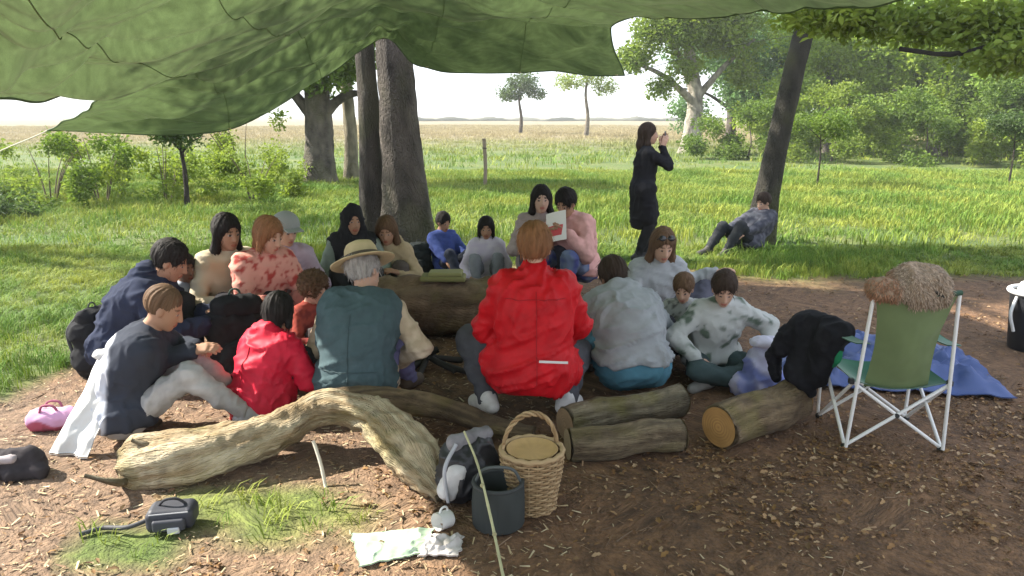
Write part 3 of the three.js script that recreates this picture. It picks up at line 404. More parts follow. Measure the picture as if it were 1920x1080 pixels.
// y is up, +z is forward, +x is the person's left; all figures are laid out at 1.7 m and scaled by o.s
function person(o) {
  const s = o.s ?? 1, g = thing('person', o.label, 'person', [o.x, groundY(o.x, o.z), o.z], rad(o.face)), hs = o.head ?? lerp(1.22, 1, sstep(s, 0.55, 1)), H = (o.h ?? 0.0125) / s;
  const P = V3(0, (o.seat ?? 0.12) / s, 0), R = (x, y, z) => new THREE.Quaternion().setFromEuler(new THREE.Euler(rad(x), rad(y), rad(z), 'YXZ'));
  const q0 = R(o.lean ?? 5, 0, o.tilt ?? 0), q1 = R((o.lean ?? 5) + (o.hunch ?? 12), o.twist ?? 0, o.tilt ?? 0), up = (q, y) => V3(0, y, 0).applyQuaternion(q), lx = (q, x) => V3(x, 0, 0).applyQuaternion(q);
  const mid = P.clone().add(up(q0, 0.22)), neck = mid.clone().add(up(q1, 0.29)), chest = mid.clone().add(up(q1, 0.13)), shc = neck.clone().add(up(q1, -0.055));
  const hq = R((o.lean ?? 5) * 0.3 + (o.nod ?? 8), o.look ?? 0, o.headTilt ?? 0), nq = R(((o.lean ?? 5) + (o.hunch ?? 12)) * 0.6 + (o.nod ?? 8) * 0.5, 0, 0), hc = neck.clone().add(up(nq, 0.034 + 0.026 * hs)).add(V3(0, 0.105 * hs, 0.02).applyQuaternion(hq)), hp = (x, y, z) => V3(x * hs, y * hs, z * hs).applyQuaternion(hq).add(hc), hr = (x, y, z) => V3(x * hs, y * hs, z * hs);
  const w = o.wide ?? 1, hip = [], kn = [], an = [], toe = [], sh = [], el = [], wr = [];
  for (const i of [0, 1]) {
    const sd = i ? -1 : 1;
    hip.push(P.clone().add(V3(sd * 0.095, -0.01, 0.02)));
    const f = V3(...o.feet[i]).divideScalar(s), kp = V3(...(o.kneePole?.[i] ?? [sd * 0.15, 1, 0.6])); const [k, a] = ik(hip[i], f, 0.43, 0.42, kp); kn.push(k); an.push(a);
    const tq = o.toes?.[i] ?? sd * 12; toe.push(a.clone().add(V3(Math.sin(rad(tq)) * 0.15, o.toeUp?.[i] ?? -0.045, Math.cos(rad(tq)) * 0.15)));
    sh.push(shc.clone().add(lx(q1, sd * 0.165 * w)).add(V3(0, 0, 0.02).applyQuaternion(q1)));
    const h = V3(...o.hands[i]).divideScalar(s), ep = V3(...(o.elbowPole?.[i] ?? [sd * 0.8, -0.7, -0.6])); const [e, b] = ik(sh[i], h, 0.29, 0.25, ep); el.push(e); wr.push(b);
  }
  const torso = (e, k = 0.09) => [cone(hip[0].clone().add(V3(0, 0.03, -0.03)), hip[1].clone().add(V3(0, 0.03, -0.03)), 0.112 + e, 0.112 + e, 0.05), cone(mid.clone().add(lx(q0, 0.055 * w)), mid.clone().add(lx(q0, -0.055 * w)), 0.1 * w + e, 0.1 * w + e, k), cone(P.clone().add(up(q0, 0.08)), mid, 0.11 * w + e, 0.105 * w + e, k), cone(mid, chest, 0.105 * w + e, 0.112 * w + e, k), cone(chest.clone().add(lx(q1, 0.075 * w)), chest.clone().add(lx(q1, -0.075 * w)), 0.108 * w + e, 0.108 * w + e, k), cone(shc.clone().add(lx(q1, 0.13 * w)), shc.clone().add(lx(q1, -0.13 * w)), 0.062 + e, 0.062 + e, k)];
  const arm = (i, e, end = 1) => [cone(sh[i], el[i], 0.05 + e, 0.041 + e, 0.04), ...(end > 0 ? [cone(el[i], el[i].clone().lerp(wr[i], end), 0.041 + e, lerp(0.041, 0.027, end) + e, 0.03)] : [])];
  const leg = (i, e, end = 1) => [cone(hip[i], kn[i], 0.085 + e, 0.056 + e, 0.05), ...(end > 0 ? [cone(kn[i], kn[i].clone().lerp(an[i], end), 0.055 + e, lerp(0.055, 0.036, end) + e, 0.03), cone(kn[i].clone().lerp(an[i], 0.1), kn[i].clone().lerp(an[i], 0.55), 0.05 + e, 0.045 + e, 0.03)] : [])];
  const done = (geo) => { geo.scale(s, s, s); return geo; };
  // --- body: trunk and limbs, then head and hands on finer grids
  const pieces = [skin([...torso(0), cone(neck.clone().add(up(q1, -0.03)), hp(0, -0.07, -0.01), 0.056, 0.05, 0.04), ...arm(0, 0), ...arm(1, 0), ...leg(0, 0), ...leg(1, 0), ...[0, 1].map((i) => cone(an[i], toe[i], 0.036, 0.03, 0.03))], H * 1.15)];
  const headPr = [ell(hp(0, 0.03, -0.018), hr(0.075, 0.092, 0.095), hq, 0.03), ell(hp(0, -0.04, 0.026), hr(0.058, 0.075, 0.064), hq, 0.05), ell(hp(0, -0.098, 0.062), hr(0.022, 0.016, 0.018), hq, 0.03), ell(hp(0.03, 0.008, 0.1), hr(0.02, 0.011, 0.016), hq, 0.014, true), ell(hp(-0.03, 0.008, 0.1), hr(0.02, 0.011, 0.016), hq, 0.014, true), ell(hp(0.031, 0.004, 0.068), hr(0.016, 0.013, 0.016), hq, 0.004), ell(hp(-0.031, 0.004, 0.068), hr(0.016, 0.013, 0.016), hq, 0.004),
    cone(hp(0, 0.012, 0.086), hp(0, -0.03, 0.104), 0.008 * hs, 0.013 * hs, 0.016), ell(hp(0.014, -0.034, 0.088), hr(0.009, 0.008, 0.01), hq, 0.01), ell(hp(-0.014, -0.034, 0.088), hr(0.009, 0.008, 0.01), hq, 0.01), ell(hp(0, -0.061, 0.086), hr(0.024, 0.007, 0.01), hq, 0.008), ell(hp(0, -0.073, 0.084), hr(0.021, 0.007, 0.01), hq, 0.008), ell(hp(0.078, -0.008, -0.004), hr(0.009, 0.03, 0.018), hq, 0.012), ell(hp(-0.078, -0.008, -0.004), hr(0.009, 0.03, 0.018), hq, 0.012), cone(hp(0, -0.07, -0.012), hp(0, -0.13, -0.03), 0.05, 0.05, 0.03)];
  const headGeo = skin(headPr, Math.max(0.0055, H * 0.42)); pieces.push(headGeo);
  const c = SKIN[o.skin ?? 'light'], hair = HAIR[o.hair ?? 'dark'], inv = hq.clone().invert(), tv = V3(0, 0, 0);
  const skinPaint = (x, y, z, out) => {
    tv.set(x, y, z).sub(hc).applyQuaternion(inv).divideScalar(hs); let k = 1 + 0.16 * fbm(x * 14, y * 14, z * 14, 2), col = c;
    out[0] = col[0] * k; out[1] = col[1] * k; out[2] = col[2] * k;
    if (tv.z > 0.05 && Math.abs(tv.y) < 0.12) {
      const ax = Math.abs(tv.x);
      if (((ax - 0.031) / 0.0145) ** 2 + ((tv.y - 0.004) / 0.0065) ** 2 < 1) { const iris = Math.hypot(ax - 0.031, tv.y - 0.004) < 0.0088; out[0] = iris ? 0.02 : 0.36; out[1] = iris ? 0.014 : 0.32; out[2] = iris ? 0.012 : 0.3; }
      else if (((ax - 0.032) / 0.021) ** 2 + ((tv.y - 0.029) / 0.0055) ** 2 < 1) { out[0] = hair[0]; out[1] = hair[1]; out[2] = hair[2]; }
      else if ((tv.x / 0.025) ** 2 + ((tv.y + 0.067) / 0.0125) ** 2 < 1) { out[0] = c[0] * 0.82; out[1] = c[1] * 0.5; out[2] = c[2] * 0.5; }
    }
  };
  const hd = [];
  for (const i of [0, 1]) {
    const sd = i ? -1 : 1, d = V3(...(o.handDir?.[i] ?? [0, 0, 0])); if (d.lengthSq() < 0.01) d.copy(wr[i]).sub(el[i]); d.normalize();
    const n = V3(...(o.palm?.[i] ?? [-sd * 0.5, -0.8, 0])); n.addScaledVector(d, -n.dot(d)); if (n.lengthSq() < 0.01) n.set(-sd, 0, 0).addScaledVector(d, -V3(-sd, 0, 0).dot(d)); n.normalize();
    const th = d.clone().cross(n).multiplyScalar(-sd), at = (a, b, cc) => wr[i].clone().addScaledVector(d, a).addScaledVector(th, b).addScaledVector(n, cc), pr = [cone(wr[i].clone().addScaledVector(d, -0.03), at(0.02, 0, 0), 0.027, 0.024, 0.02)];
    const curl = rad(o.curl ?? 26);
    [[0.027, 0.076], [0.009, 0.086], [-0.009, 0.08], [-0.026, 0.062]].forEach(([t, L], f) => {
      const base = at(0.088 - 0.004 * Math.abs(f - 1), t, 0); pr.push(cone(at(0.01, t * 0.6, 0), base, 0.0145, 0.0125, 0.014));
      let p = base, ang = curl * 0.6; for (const seg of [0.45, 0.3, 0.25]) { const e2 = p.clone().addScaledVector(d, Math.cos(ang) * L * seg).addScaledVector(n, Math.sin(ang) * L * seg).addScaledVector(th, t * 0.12 * seg); pr.push(cone(p, e2, 0.0098, 0.0085, 0.006)); p = e2; ang += curl; }
    });
    const t0 = at(0.022, 0.024, 0.008), t1 = at(0.05, 0.05, 0.018), t2 = at(0.08, 0.058, 0.028), t3 = at(0.102, 0.056, 0.036); pr.push(cone(t0, t1, 0.014, 0.0115, 0.014), cone(t1, t2, 0.0115, 0.01, 0.006), cone(t2, t3, 0.01, 0.008, 0.006));
    pieces.push(skin(pr, Math.max(0.0052, H * 0.36))); hd.push(at(0.09, 0, 0.025));
  }
  const body = mergeGeometries(pieces); paint(body, skinPaint); part('body', done(body), skinMat, g);
  // --- clothes
  const crest = (n, w) => { const v = Math.max(0, 1 - Math.abs(n) * w); return v * v; };
  const folds = (amp) => (x, y, z) => { const b = sstep(fbm(x * 3 + 9, y * 3, z * 3, 2), -0.15, 0.15), wob = 0.5 * fbm(x * 4, y * 4, z * 4 + 7, 2); // pulled creases, now across, now down the cloth
    const across = crest(fbm(x * 3 + wob, y * 11 + x * 4, z * 3, 2), 4.2), down = crest(fbm(x * 10 + y * 4, y * 2.5 + wob, z * 10, 2), 4.2); return amp * (2.1 * lerp(across, down, b) + 0.9 * fbm(x * 8, y * 8, z * 8 + 2, 2) - 0.35); };
  const T = o.top; if (T) {
    const e = T.fat ?? 0.018, end = T.sleeve === 'short' ? 0.05 : T.sleeve === 'none' ? -1 : T.sleeve === 'half' ? 0.5 : 0.93, pr = [...torso(e), cone(neck.clone().add(up(q1, -0.05)), neck.clone().add(up(q1, T.collar ?? 0.005)), 0.066 + e * 0.5, 0.058 + e * 0.4, 0.04)];
    if (end >= 0) for (const i of [0, 1]) pr.push(...arm(i, e * 0.9, end));
    if (T.long) { const l = T.long; pr.push(cone(P.clone().add(V3(0, 0.02, -0.04)), P.clone().add(V3(0, 0.02 - l, -0.03)), 0.112 + e, 0.118 + e, 0.08)); for (const i of [0, 1]) pr.push(cone(hip[i], hip[i].clone().lerp(kn[i], T.lap ?? 0.25), 0.1 + e, 0.1 + e, 0.06)); }
    else for (const i of [0, 1]) pr.push(cone(hip[i].clone().add(V3(0, 0.03, -0.02)), hip[i].clone().lerp(kn[i], 0.12), 0.105 + e, 0.1 + e, 0.06));
    if (T.hood) pr.push(ell(neck.clone().add(V3(0, 0.005, -0.095).applyQuaternion(q1)), V3(0.11, 0.075, 0.06), q1, 0.05));
    if (T.hoodUp) pr.push(ell(hp(0, 0.015, -0.03), hr(0.102, 0.125, 0.112), hq, 0.05), cone(hp(0, -0.08, -0.04), neck, 0.09, 0.1, 0.05), ell(hp(0, -0.02, 0.115), hr(0.068, 0.1, 0.085), hq, 0.02, true));
    const hem = P.y - (T.long ? T.long + 0.06 : 0.05) + (T.up ?? 0), top = push(skin(pr, H, (x, y, z) => hem + 0.25 * Math.max(0, z - P.z - 0.05) + 0.012 * Math.sin(x * 25 + 1) - y), folds(T.fold ?? 0.008)); paint(top, T.paint ?? plain(T.col)); part(T.name ?? 'jacket', done(top), T.shiny ? nylonMat : clothMat, g);
    if (T.vest) { const v = push(skin([...torso(e + 0.018)], H, (x, y, z) => P.y - 0.03 - y), folds(0.008)); paint(v, plain(T.vest)); part('vest', done(v), clothMat, g); }
  }
  B_seams: if (T && o.seams) { // stitched seams standing on the cloth: down the back at x, across it at height y above the seat
    const gm = g.children.find((c2) => c2.name === (T.vest ? 'vest' : T.name ?? 'jacket')).geometry.attributes.position, trace = (axis, at0, lo, hi, n) => { const best = new Array(n).fill(null); for (let i = 0; i < gm.count; i++) { const x = gm.getX(i) / s, y = gm.getY(i) / s, z = gm.getZ(i) / s; if (Math.abs((axis === 'v' ? x : y) - at0) > 0.013) continue; const k = Math.floor(((axis === 'v' ? y : x) - lo) / (hi - lo) * n); if (k < 0 || k >= n) continue; if (!best[k] || z < best[k].z) best[k] = V3(axis === 'v' ? at0 : x, axis === 'v' ? y : at0, z); } return best.filter((b) => b && b.z < P.z + 0.1).map((b) => b.add(V3(0, 0, -0.003)).multiplyScalar(s)); };
    const sm = std(...o.seams.col, 0.85); for (const x of o.seams.down ?? []) { const q = trace('v', x, P.y - 0.03, shc.y + 0.03, 26); if (q.length > 4) part('seam', pipe(q, 0.0024, 70, 5), sm, g); } for (const y of o.seams.across ?? []) { const q = trace('h', P.y + y, -0.17, 0.17, 20); if (q.length > 4) part('seam', pipe(q, 0.0024, 60, 5), sm, g); }
  }
  const B = o.bottom; if (B) {
    const e = B.fat ?? 0.015, end = B.end ?? 0.95, pr = [...leg(0, e, end), ...leg(1, e, end), cone(hip[0].clone().add(V3(0, 0.02, -0.03)), hip[1].clone().add(V3(0, 0.02, -0.03)), 0.112 + e, 0.112 + e, 0.06)];
    if (B.skirt) pr.push(cone(P.clone().add(V3(0, 0.02, 0)), an[0].clone().add(an[1]).multiplyScalar(0.5).lerp(P, 1 - B.skirt), 0.13, 0.2, 0.1));
    const b = push(skin(pr, H), folds(0.008)); paint(b, B.paint ?? plain(B.col)); part(B.name ?? 'trousers', done(b), clothMat, g);
  }
  if (o.shoe !== null) for (const i of [0, 1]) {
    const dir = toe[i].clone().sub(an[i]).normalize(), heel = an[i].clone().addScaledVector(dir, -0.05).add(V3(0, -0.03, 0));
    const sgeo = skin([cone(an[i].clone().add(V3(0, 0.02, 0)), an[i].clone().add(V3(0, -0.02, 0)), 0.046, 0.046, 0.02), cone(heel, toe[i].clone().add(V3(0, -0.004, 0)), 0.04, 0.036, 0.03), cone(an[i], toe[i], 0.044, 0.034, 0.03)], H * 0.7); paint(sgeo, plain(o.shoe ?? [0.05, 0.045, 0.04])); part('shoe', done(sgeo), shoeMat, g);
  }
  // --- hair and headwear
  const style = o.style ?? 'short', hk = 0.02;
  if (style !== 'none') {
    const pr = [], tall = style === 'curly' ? 0.03 : style === 'crop' ? 0.004 : 0.014;
    if (style === 'scarf') pr.push(ell(hp(0, 0.02, -0.02), hr(0.096, 0.118, 0.112), hq, hk), cone(hp(0, -0.05, -0.04), neck.clone().add(up(q1, 0.0)), 0.09, 0.115, 0.06), cone(neck, chest.clone().add(V3(0, 0.06, 0.05).applyQuaternion(q1)), 0.12, 0.115, 0.06));
    else pr.push(ell(hp(0, 0.036, -0.024), hr(0.08 + tall, 0.096 + tall, 0.097 + tall), hq, hk));
    if (style === 'long' || style === 'long_front') { pr.push(cone(hp(0, 0.0, -0.065), hp(0, -0.13, -0.08), 0.066 * hs, 0.062 * hs, 0.04), cone(hp(0, -0.13, -0.08), hp(0, -0.30, -0.085), 0.062 * hs, 0.035 * hs, 0.03)); for (const sx of [-1, 1]) pr.push(cone(hp(sx * 0.075, 0.03, -0.01), hp(sx * 0.088, -0.12, -0.01), 0.028 * hs, 0.03 * hs, 0.03), cone(hp(sx * 0.088, -0.12, -0.01), hp(sx * 0.08, -0.27, style === 'long_front' ? 0.07 : -0.03), 0.03 * hs, 0.02 * hs, 0.03)); }
    if (style === 'bob') { pr.push(cone(hp(0, -0.02, -0.06), hp(0, -0.09, -0.065), 0.07 * hs, 0.06 * hs, 0.04)); for (const sx of [-1, 1]) pr.push(cone(hp(sx * 0.076, 0.02, 0), hp(sx * 0.082, -0.09, 0.005), 0.026 * hs, 0.022 * hs, 0.03)); }
    if (style === 'ponytail') pr.push(ell(hp(0, 0.05, -0.125), hr(0.035, 0.035, 0.035), hq, 0.02), cone(hp(0, 0.04, -0.135), hp(0.01, -0.05, -0.15), 0.032 * hs, 0.034 * hs, 0.02), cone(hp(0.01, -0.05, -0.15), hp(0.02, -0.19, -0.12), 0.034 * hs, 0.016 * hs, 0.02));
    if (style === 'bun') pr.push(ell(hp(0, 0.12, -0.07), hr(0.048, 0.045, 0.048), hq, 0.02));
    pr.push(ell(hp(0, -0.03, 0.11), hr(style === 'scarf' ? 0.062 : 0.071, 0.1, 0.075), hq, 0.012, true));
    if (style !== 'scarf' && style !== 'long' && style !== 'long_front' && style !== 'bob') pr.push(ell(hp(0, -0.13, 0.0), hr(0.14, 0.075, 0.1), hq, 0.02, true), ell(hp(0.08, -0.02, 0.012), hr(0.03, 0.034, 0.02), hq, 0.01, true), ell(hp(-0.08, -0.02, 0.012), hr(0.03, 0.034, 0.02), hq, 0.01, true));
    const hg = skin(pr, Math.max(0.007, H * 0.5)); const rough = style === 'curly' ? 0.024 : 0.011;
    if (style !== 'scarf') push(hg, (x, y, z) => { tv.set(x, y, z).sub(hc).applyQuaternion(inv); const a = Math.atan2(tv.x, tv.z); return style === 'curly' ? rough * fbm(x * 34, y * 34, z * 34, 2) * 2 : rough * (fbm(a * 5, y * 5, 2, 3) * 0.9 + fbm(a * 13 + y * 6, y * 3, 8, 2) * 0.9); }); else push(hg, folds(0.008));
    if (style !== 'scarf' && style !== 'crop') { // loose locks standing off the mass of hair
      const hr2 = rng(Math.round((o.x + 9) * 977 + (o.z + 19) * 131)), P0 = hg.attributes.position, N0 = hg.attributes.normal, pp = [], ii = [], curly = style === 'curly', nn = curly ? 1500 : 520, off0 = P0.count;
      for (let q = 0; q < nn; q++) {
        const k = Math.floor(hr2() * P0.count), a = V3(P0.getX(k), P0.getY(k), P0.getZ(k)), n = V3(N0.getX(k), N0.getY(k), N0.getZ(k)), dn = V3((hr2() - 0.5) * 0.7, -1, (hr2() - 0.5) * 0.7); dn.addScaledVector(n, -dn.dot(n)).normalize(); if (curly) dn.applyAxisAngle(n, hr2() * 6.283);
        const sd = n.clone().cross(dn).multiplyScalar(curly ? 0.003 : 0.0028), L = (curly ? 0.022 : 0.05) * (0.6 + 0.8 * hr2()), base = off0 + pp.length / 3, lift = curly ? 0.016 : 0.005;
        a.addScaledVector(n, -0.002);
        for (let m2 = 0; m2 < 4; m2++) { const f = m2 / 3, c0 = a.clone().addScaledVector(dn, L * f).addScaledVector(n, lift * Math.sin(f * (curly ? 3.6 : 2.2)) ), w2 = 1 - 0.8 * f; pp.push(c0.x - sd.x * w2, c0.y - sd.y * w2, c0.z - sd.z * w2, c0.x + sd.x * w2, c0.y + sd.y * w2, c0.z + sd.z * w2); }
        for (let m2 = 0; m2 < 3; m2++) { const b0 = base + m2 * 2; ii.push(b0, b0 + 2, b0 + 1, b0 + 1, b0 + 2, b0 + 3); }
      }
      const all = new Float32Array(P0.array.length + pp.length); all.set(P0.array); all.set(pp, P0.array.length); hg.setIndex([...hg.index.array, ...ii]); hg.setAttribute('position', new THREE.BufferAttribute(all, 3)); hg.deleteAttribute('normal'); hg.computeVertexNormals();
    }
    const hcol = o.scarfCol ?? hair; paint(hg, (x, y, z, out) => { tv.set(x, y, z).sub(hc).applyQuaternion(inv); const n = 1 + 0.9 * fbm(Math.atan2(tv.x, tv.z) * 12, y * 7, 3, 3); out[0] = hcol[0] * n; out[1] = hcol[1] * n; out[2] = hcol[2] * n; });
    part(style === 'scarf' ? 'head_scarf' : 'hair', done(hg), style === 'scarf' ? clothMat : hairMat, g);
  }
  g.userData.rig = undefined; delete g.userData.rig;
  return { g, s, hs, hp: (x, y, z) => hp(x, y, z).multiplyScalar(s), hq, hands: hd.map((v) => v.multiplyScalar(s)), wr: wr.map((v) => v.clone().multiplyScalar(s)), chest: chest.clone().multiplyScalar(s), mid: mid.clone().multiplyScalar(s), q1, kn: kn.map((v) => v.clone().multiplyScalar(s)) };
}
const RED = [0.5, 0.006, 0.012];
// --- near arc, backs to the camera
const redAdult = person({ label: 'adult in a bright red jacket seated with back to the camera', seams: { col: [0.36, 0.005, 0.01], down: [0], across: [0.43] }, x: 0.13, z: -4.15, face: 182, s: 1.06, seat: 0.3, lean: 3, hunch: 4, nod: 12, look: -4, wide: 0.99, skin: 'light', hair: 'auburn', style: 'short', head: 1.02,
  feet: [[0.27, 0.09, 0.06], [-0.19, 0.09, 0.04]], kneePole: [[0.32, 1, 0.9], [-0.1, 1, 1]], toes: [30, -30], hands: [[0.16, 0.36, 0.36], [-0.16, 0.36, 0.36]], elbowPole: [[1, -0.6, -0.2], [-1, -0.6, -0.2]],
  top: { col: RED, name: 'red_jacket', fat: 0.03, long: 0.04, collar: 0.04, shiny: true, fold: 0.012 }, bottom: { col: [0.075, 0.075, 0.085] }, shoe: [0.62, 0.6, 0.58] });
part('reflective_strip', new RoundedBoxGeometry(0.16, 0.014, 0.006, 2, 0.002).rotateZ(0.05).translate(-0.09, 0.43, -0.235), std(0.7, 0.68, 0.66, 0.4), redAdult.g);
person({ label: 'child in a hooded red jacket and dark hair sitting behind the bent log', seams: { col: [0.36, 0.006, 0.025], down: [0] }, x: -1.5, z: -4.15, face: 150, s: 0.8, seat: 0.1, lean: 14, hunch: 18, nod: 12, look: 10, skin: 'tan', hair: 'black', style: 'bob', feet: [[0.14, 0.06, 0.42], [-0.16, 0.06, 0.42]], hands: [[0.12, 0.26, 0.34], [-0.14, 0.24, 0.34]],
  top: { col: [0.52, 0.01, 0.035], name: 'red_jacket', fat: 0.036, long: 0.08, hood: true, shiny: true, fold: 0.011 }, bottom: { col: [0.05, 0.05, 0.06] }, shoe: [0.4, 0.38, 0.36] });
const hatMan = person({ label: 'adult in a straw hat and teal waistcoat seated on the bent log', seams: { col: [0.045, 0.075, 0.082], down: [0], across: [0.12] }, x: -0.92, z: -4.2, face: 176, s: 1.02, seat: 0.2, lean: 10, hunch: 22, nod: 20, look: -32, headTilt: -20, wide: 1.08, skin: 'light', hair: 'grey', style: 'short', feet: [[0.22, 0.08, 0.42], [-0.22, 0.08, 0.42]], hands: [[0.12, 0.3, 0.36], [-0.2, 0.26, 0.26]], elbowPole: [[0.5, -0.9, -0.2], [-0.6, -0.8, -0.2]],
  top: { col: [0.46, 0.36, 0.25], name: 'shirt', fat: 0.022, vest: [0.065, 0.1, 0.11], paint: mottled([0.42, 0.33, 0.23], [0.54, 0.44, 0.32], 20, 0.2) }, bottom: { col: [0.16, 0.15, 0.28] }, shoe: [0.09, 0.06, 0.04] });
{
  const hat = part('straw_hat', new THREE.LatheGeometry([[0.001, 0.118], [0.045, 0.116], [0.075, 0.104], [0.092, 0.075], [0.1, 0.03], [0.104, 0.0], [0.13, -0.004], [0.165, -0.012], [0.186, -0.012], [0.188, -0.006], [0.165, -0.004], [0.128, 0.006], [0.109, 0.01]].map((p) => new THREE.Vector2(...p)), 48), vcol(0.9), hatMan.g);
  paint(hat.geometry, (x, y, z, o) => { const n = 1 + 0.18 * Math.sin(Math.hypot(x, z) * 900 + y * 700) + 0.25 * fbm(x * 20, y * 20, z * 20, 2); o[0] = 0.5 * n; o[1] = 0.4 * n; o[2] = 0.235 * n; });
  push(hat.geometry, (x, y, z) => 0.004 * fbm(x * 16, y * 16, z * 16, 2));
  hat.position.copy(hatMan.hp(0, 0.066, -0.02)); hat.quaternion.copy(hatMan.hq).multiply(new THREE.Quaternion().setFromEuler(new THREE.Euler(rad(-10), 0, rad(-6)))); hat.scale.setScalar(1.06);
  const band = part('hat_band', new THREE.CylinderGeometry(0.1045, 0.107, 0.026, 40, 1, true).translate(0, 0.022, 0), std(0.09, 0.07, 0.05, 0.9, { side: THREE.DoubleSide }), hat);
}
person({ label: 'person in a pale grey hoodie and teal trousers hunched forward, back to the camera', x: 0.77, z: -4.55, face: 186, s: 1.0, seat: 0.18, lean: 22, hunch: 32, nod: 26, look: 16, twist: 6, wide: 1.1, skin: 'tan', hair: 'dark', style: 'short', feet: [[0.2, 0.07, 0.44], [-0.1, 0.07, 0.46]], kneePole: [[0.5, 1, 0.6], [-0.15, 1, 0.8]], hands: [[0.16, 0.2, 0.46], [-0.1, 0.2, 0.48]], elbowPole: [[1, -0.4, 0], [-1, -0.4, 0]],
  top: { name: 'hoodie', up: 0.1, fat: 0.04, hood: true, fold: 0.012, paint: plain([0.29, 0.305, 0.315], 0.14) }, bottom: { col: [0.075, 0.19, 0.25], fat: 0.03 }, shoe: [0.1, 0.08, 0.07] });
person({ label: 'adult with cropped hair sitting low at the left, navy jacket with sunlight painted pale on its back', x: -2.14, z: -3.9, face: 104, s: 0.96, seat: 0.13, lean: 6, hunch: 24, nod: 26, look: -4, skin: 'tan', hair: 'brown', style: 'crop', feet: [[0.16, 0.07, 0.6], [-0.06, 0.07, 0.64]], toes: [10, -6], kneePole: [[0.3, 1, 0], [-0.1, 1, 0]], hands: [[0.2, 0.42, 0.36], [0.06, 0.44, 0.36]], elbowPole: [[0.8, -0.4, 0], [0.1, -0.2, -1]],
  top: { name: 'sun_painted_jacket', fat: 0.024, paint: (x, y, z, o) => { const t = sstep(-z - 0.02 + 0.12 * (y - 0.35) + 0.02 * fbm(x * 9, y * 9, z * 9, 2), 0.0, 0.03); for (let q = 0; q < 3; q++) o[q] = lerp([0.035, 0.04, 0.055][q], [0.5, 0.52, 0.57][q], t); } }, bottom: { col: [0.36, 0.35, 0.34], fat: 0.008 }, shoe: [0.35, 0.34, 0.34] });  // pale back is sunlight painted into the navy jacket colour
// --- left arc
person({ label: 'dark-haired adult in a navy jacket leaning forward at the left', x: -2.6, z: -4.78, face: 96, s: 1.03, seat: 0.24, lean: 18, hunch: 24, nod: 22, look: 0, skin: 'tan', hair: 'black', style: 'short', feet: [[0.12, 0.07, 0.42], [-0.16, 0.07, 0.46]], hands: [[0.1, 0.44, 0.56], [-0.12, 0.42, 0.6]], top: { col: [0.024, 0.03, 0.055], name: 'navy_jacket', fat: 0.03, hood: true, fold: 0.011 }, bottom: { col: [0.025, 0.026, 0.03] }, shoe: [0.03, 0.03, 0.03] });
person({ label: 'small child peeping out right of the navy jacket', x: -2.38, z: -5.2, face: 62, s: 0.68, seat: 0.24, nod: 6, look: -8, skin: 'brown', hair: 'black', style: 'short', feet: [[0.1, 0.06, 0.3], [-0.1, 0.06, 0.3]], hands: [[0.1, 0.36, 0.26], [-0.1, 0.36, 0.26]], top: { col: [0.3, 0.32, 0.36], name: 'sweater' }, bottom: { col: [0.05, 0.06, 0.12] }, h: 0.018 });
person({ label: 'woman with long dark hair in a cream top on the left side of the circle', x: -2.14, z: -5.4, face: 46, s: 1.0, seat: 0.28, lean: 6, hunch: 10, nod: 8, look: 6, skin: 'tan', hair: 'black', style: 'long', feet: [[0.12, 0.07, 0.44], [-0.14, 0.07, 0.44]], hands: [[0.1, 0.5, 0.36], [-0.12, 0.48, 0.36]], top: { col: [0.5, 0.42, 0.3], name: 'top', paint: mottled([0.44, 0.36, 0.25], [0.56, 0.49, 0.37], 7, 0.2) }, bottom: { col: [0.02, 0.02, 0.024] }, h: 0.017 });
const capKid = person({ label: 'person in a grey cap and lilac top behind the pink floral shirt', x: -1.87, z: -6.05, face: 24, s: 0.97, seat: 0.22, nod: 12, look: 20, skin: 'light', hair: 'grey', style: 'short', feet: [[0.12, 0.07, 0.42], [-0.12, 0.07, 0.42]], hands: [[0.12, 0.5, 0.32], [-0.12, 0.5, 0.32]], top: { col: [0.42, 0.33, 0.4], name: 'top' }, bottom: { col: [0.1, 0.09, 0.1] }, h: 0.019 });
person({ label: 'person with auburn hair in a pink floral shirt on the left side', x: -1.86, z: -5.35, face: 44, s: 0.98, seat: 0.3, lean: 8, hunch: 14, nod: 18, look: 18, skin: 'light', hair: 'auburn', style: 'bob', feet: [[0.12, 0.07, 0.42], [-0.14, 0.07, 0.42]], hands: [[0.16, 0.36, 0.44], [-0.12, 0.36, 0.44]], top: { name: 'floral_shirt', fat: 0.026, paint: mottled([0.6, 0.3, 0.24], [0.36, 0.06, 0.05], 22, 0.05, -0.12) }, bottom: { paint: mottled([0.3, 0.13, 0.1], [0.16, 0.05, 0.045], 18, 0.06), name: 'trousers' }, h: 0.017 });
person({ label: 'child with curly brown hair in a dusky red top beside the straw hat', x: -1.43, z: -4.95, face: 60, s: 0.7, seat: 0.13, nod: 14, look: 10, skin: 'light', hair: 'brown', style: 'curly', feet: [[0.1, 0.06, 0.34], [-0.12, 0.06, 0.34]], hands: [[0.12, 0.3, 0.3], [-0.12, 0.3, 0.3]], top: { name: 'top', paint: mottled([0.34, 0.07, 0.05], [0.2, 0.04, 0.035], 12, 0.1) }, bottom: { col: [0.06, 0.05, 0.05] }, h: 0.017 });
person({ label: 'person in a black head scarf and grey-green sleeves left of the thick trunk', x: -1.4, z: -6.5, face: 16, s: 0.97, seat: 0.24, nod: 6, look: 8, skin: 'tan', style: 'scarf', scarfCol: [0.02, 0.02, 0.022], feet: [[0.12, 0.07, 0.42], [-0.12, 0.07, 0.42]], hands: [[0.14, 0.46, 0.34], [-0.12, 0.46, 0.34]], top: { col: [0.2, 0.235, 0.2], name: 'top', vest: [0.025, 0.025, 0.028] }, bottom: { col: [0.03, 0.03, 0.03] }, h: 0.019 });
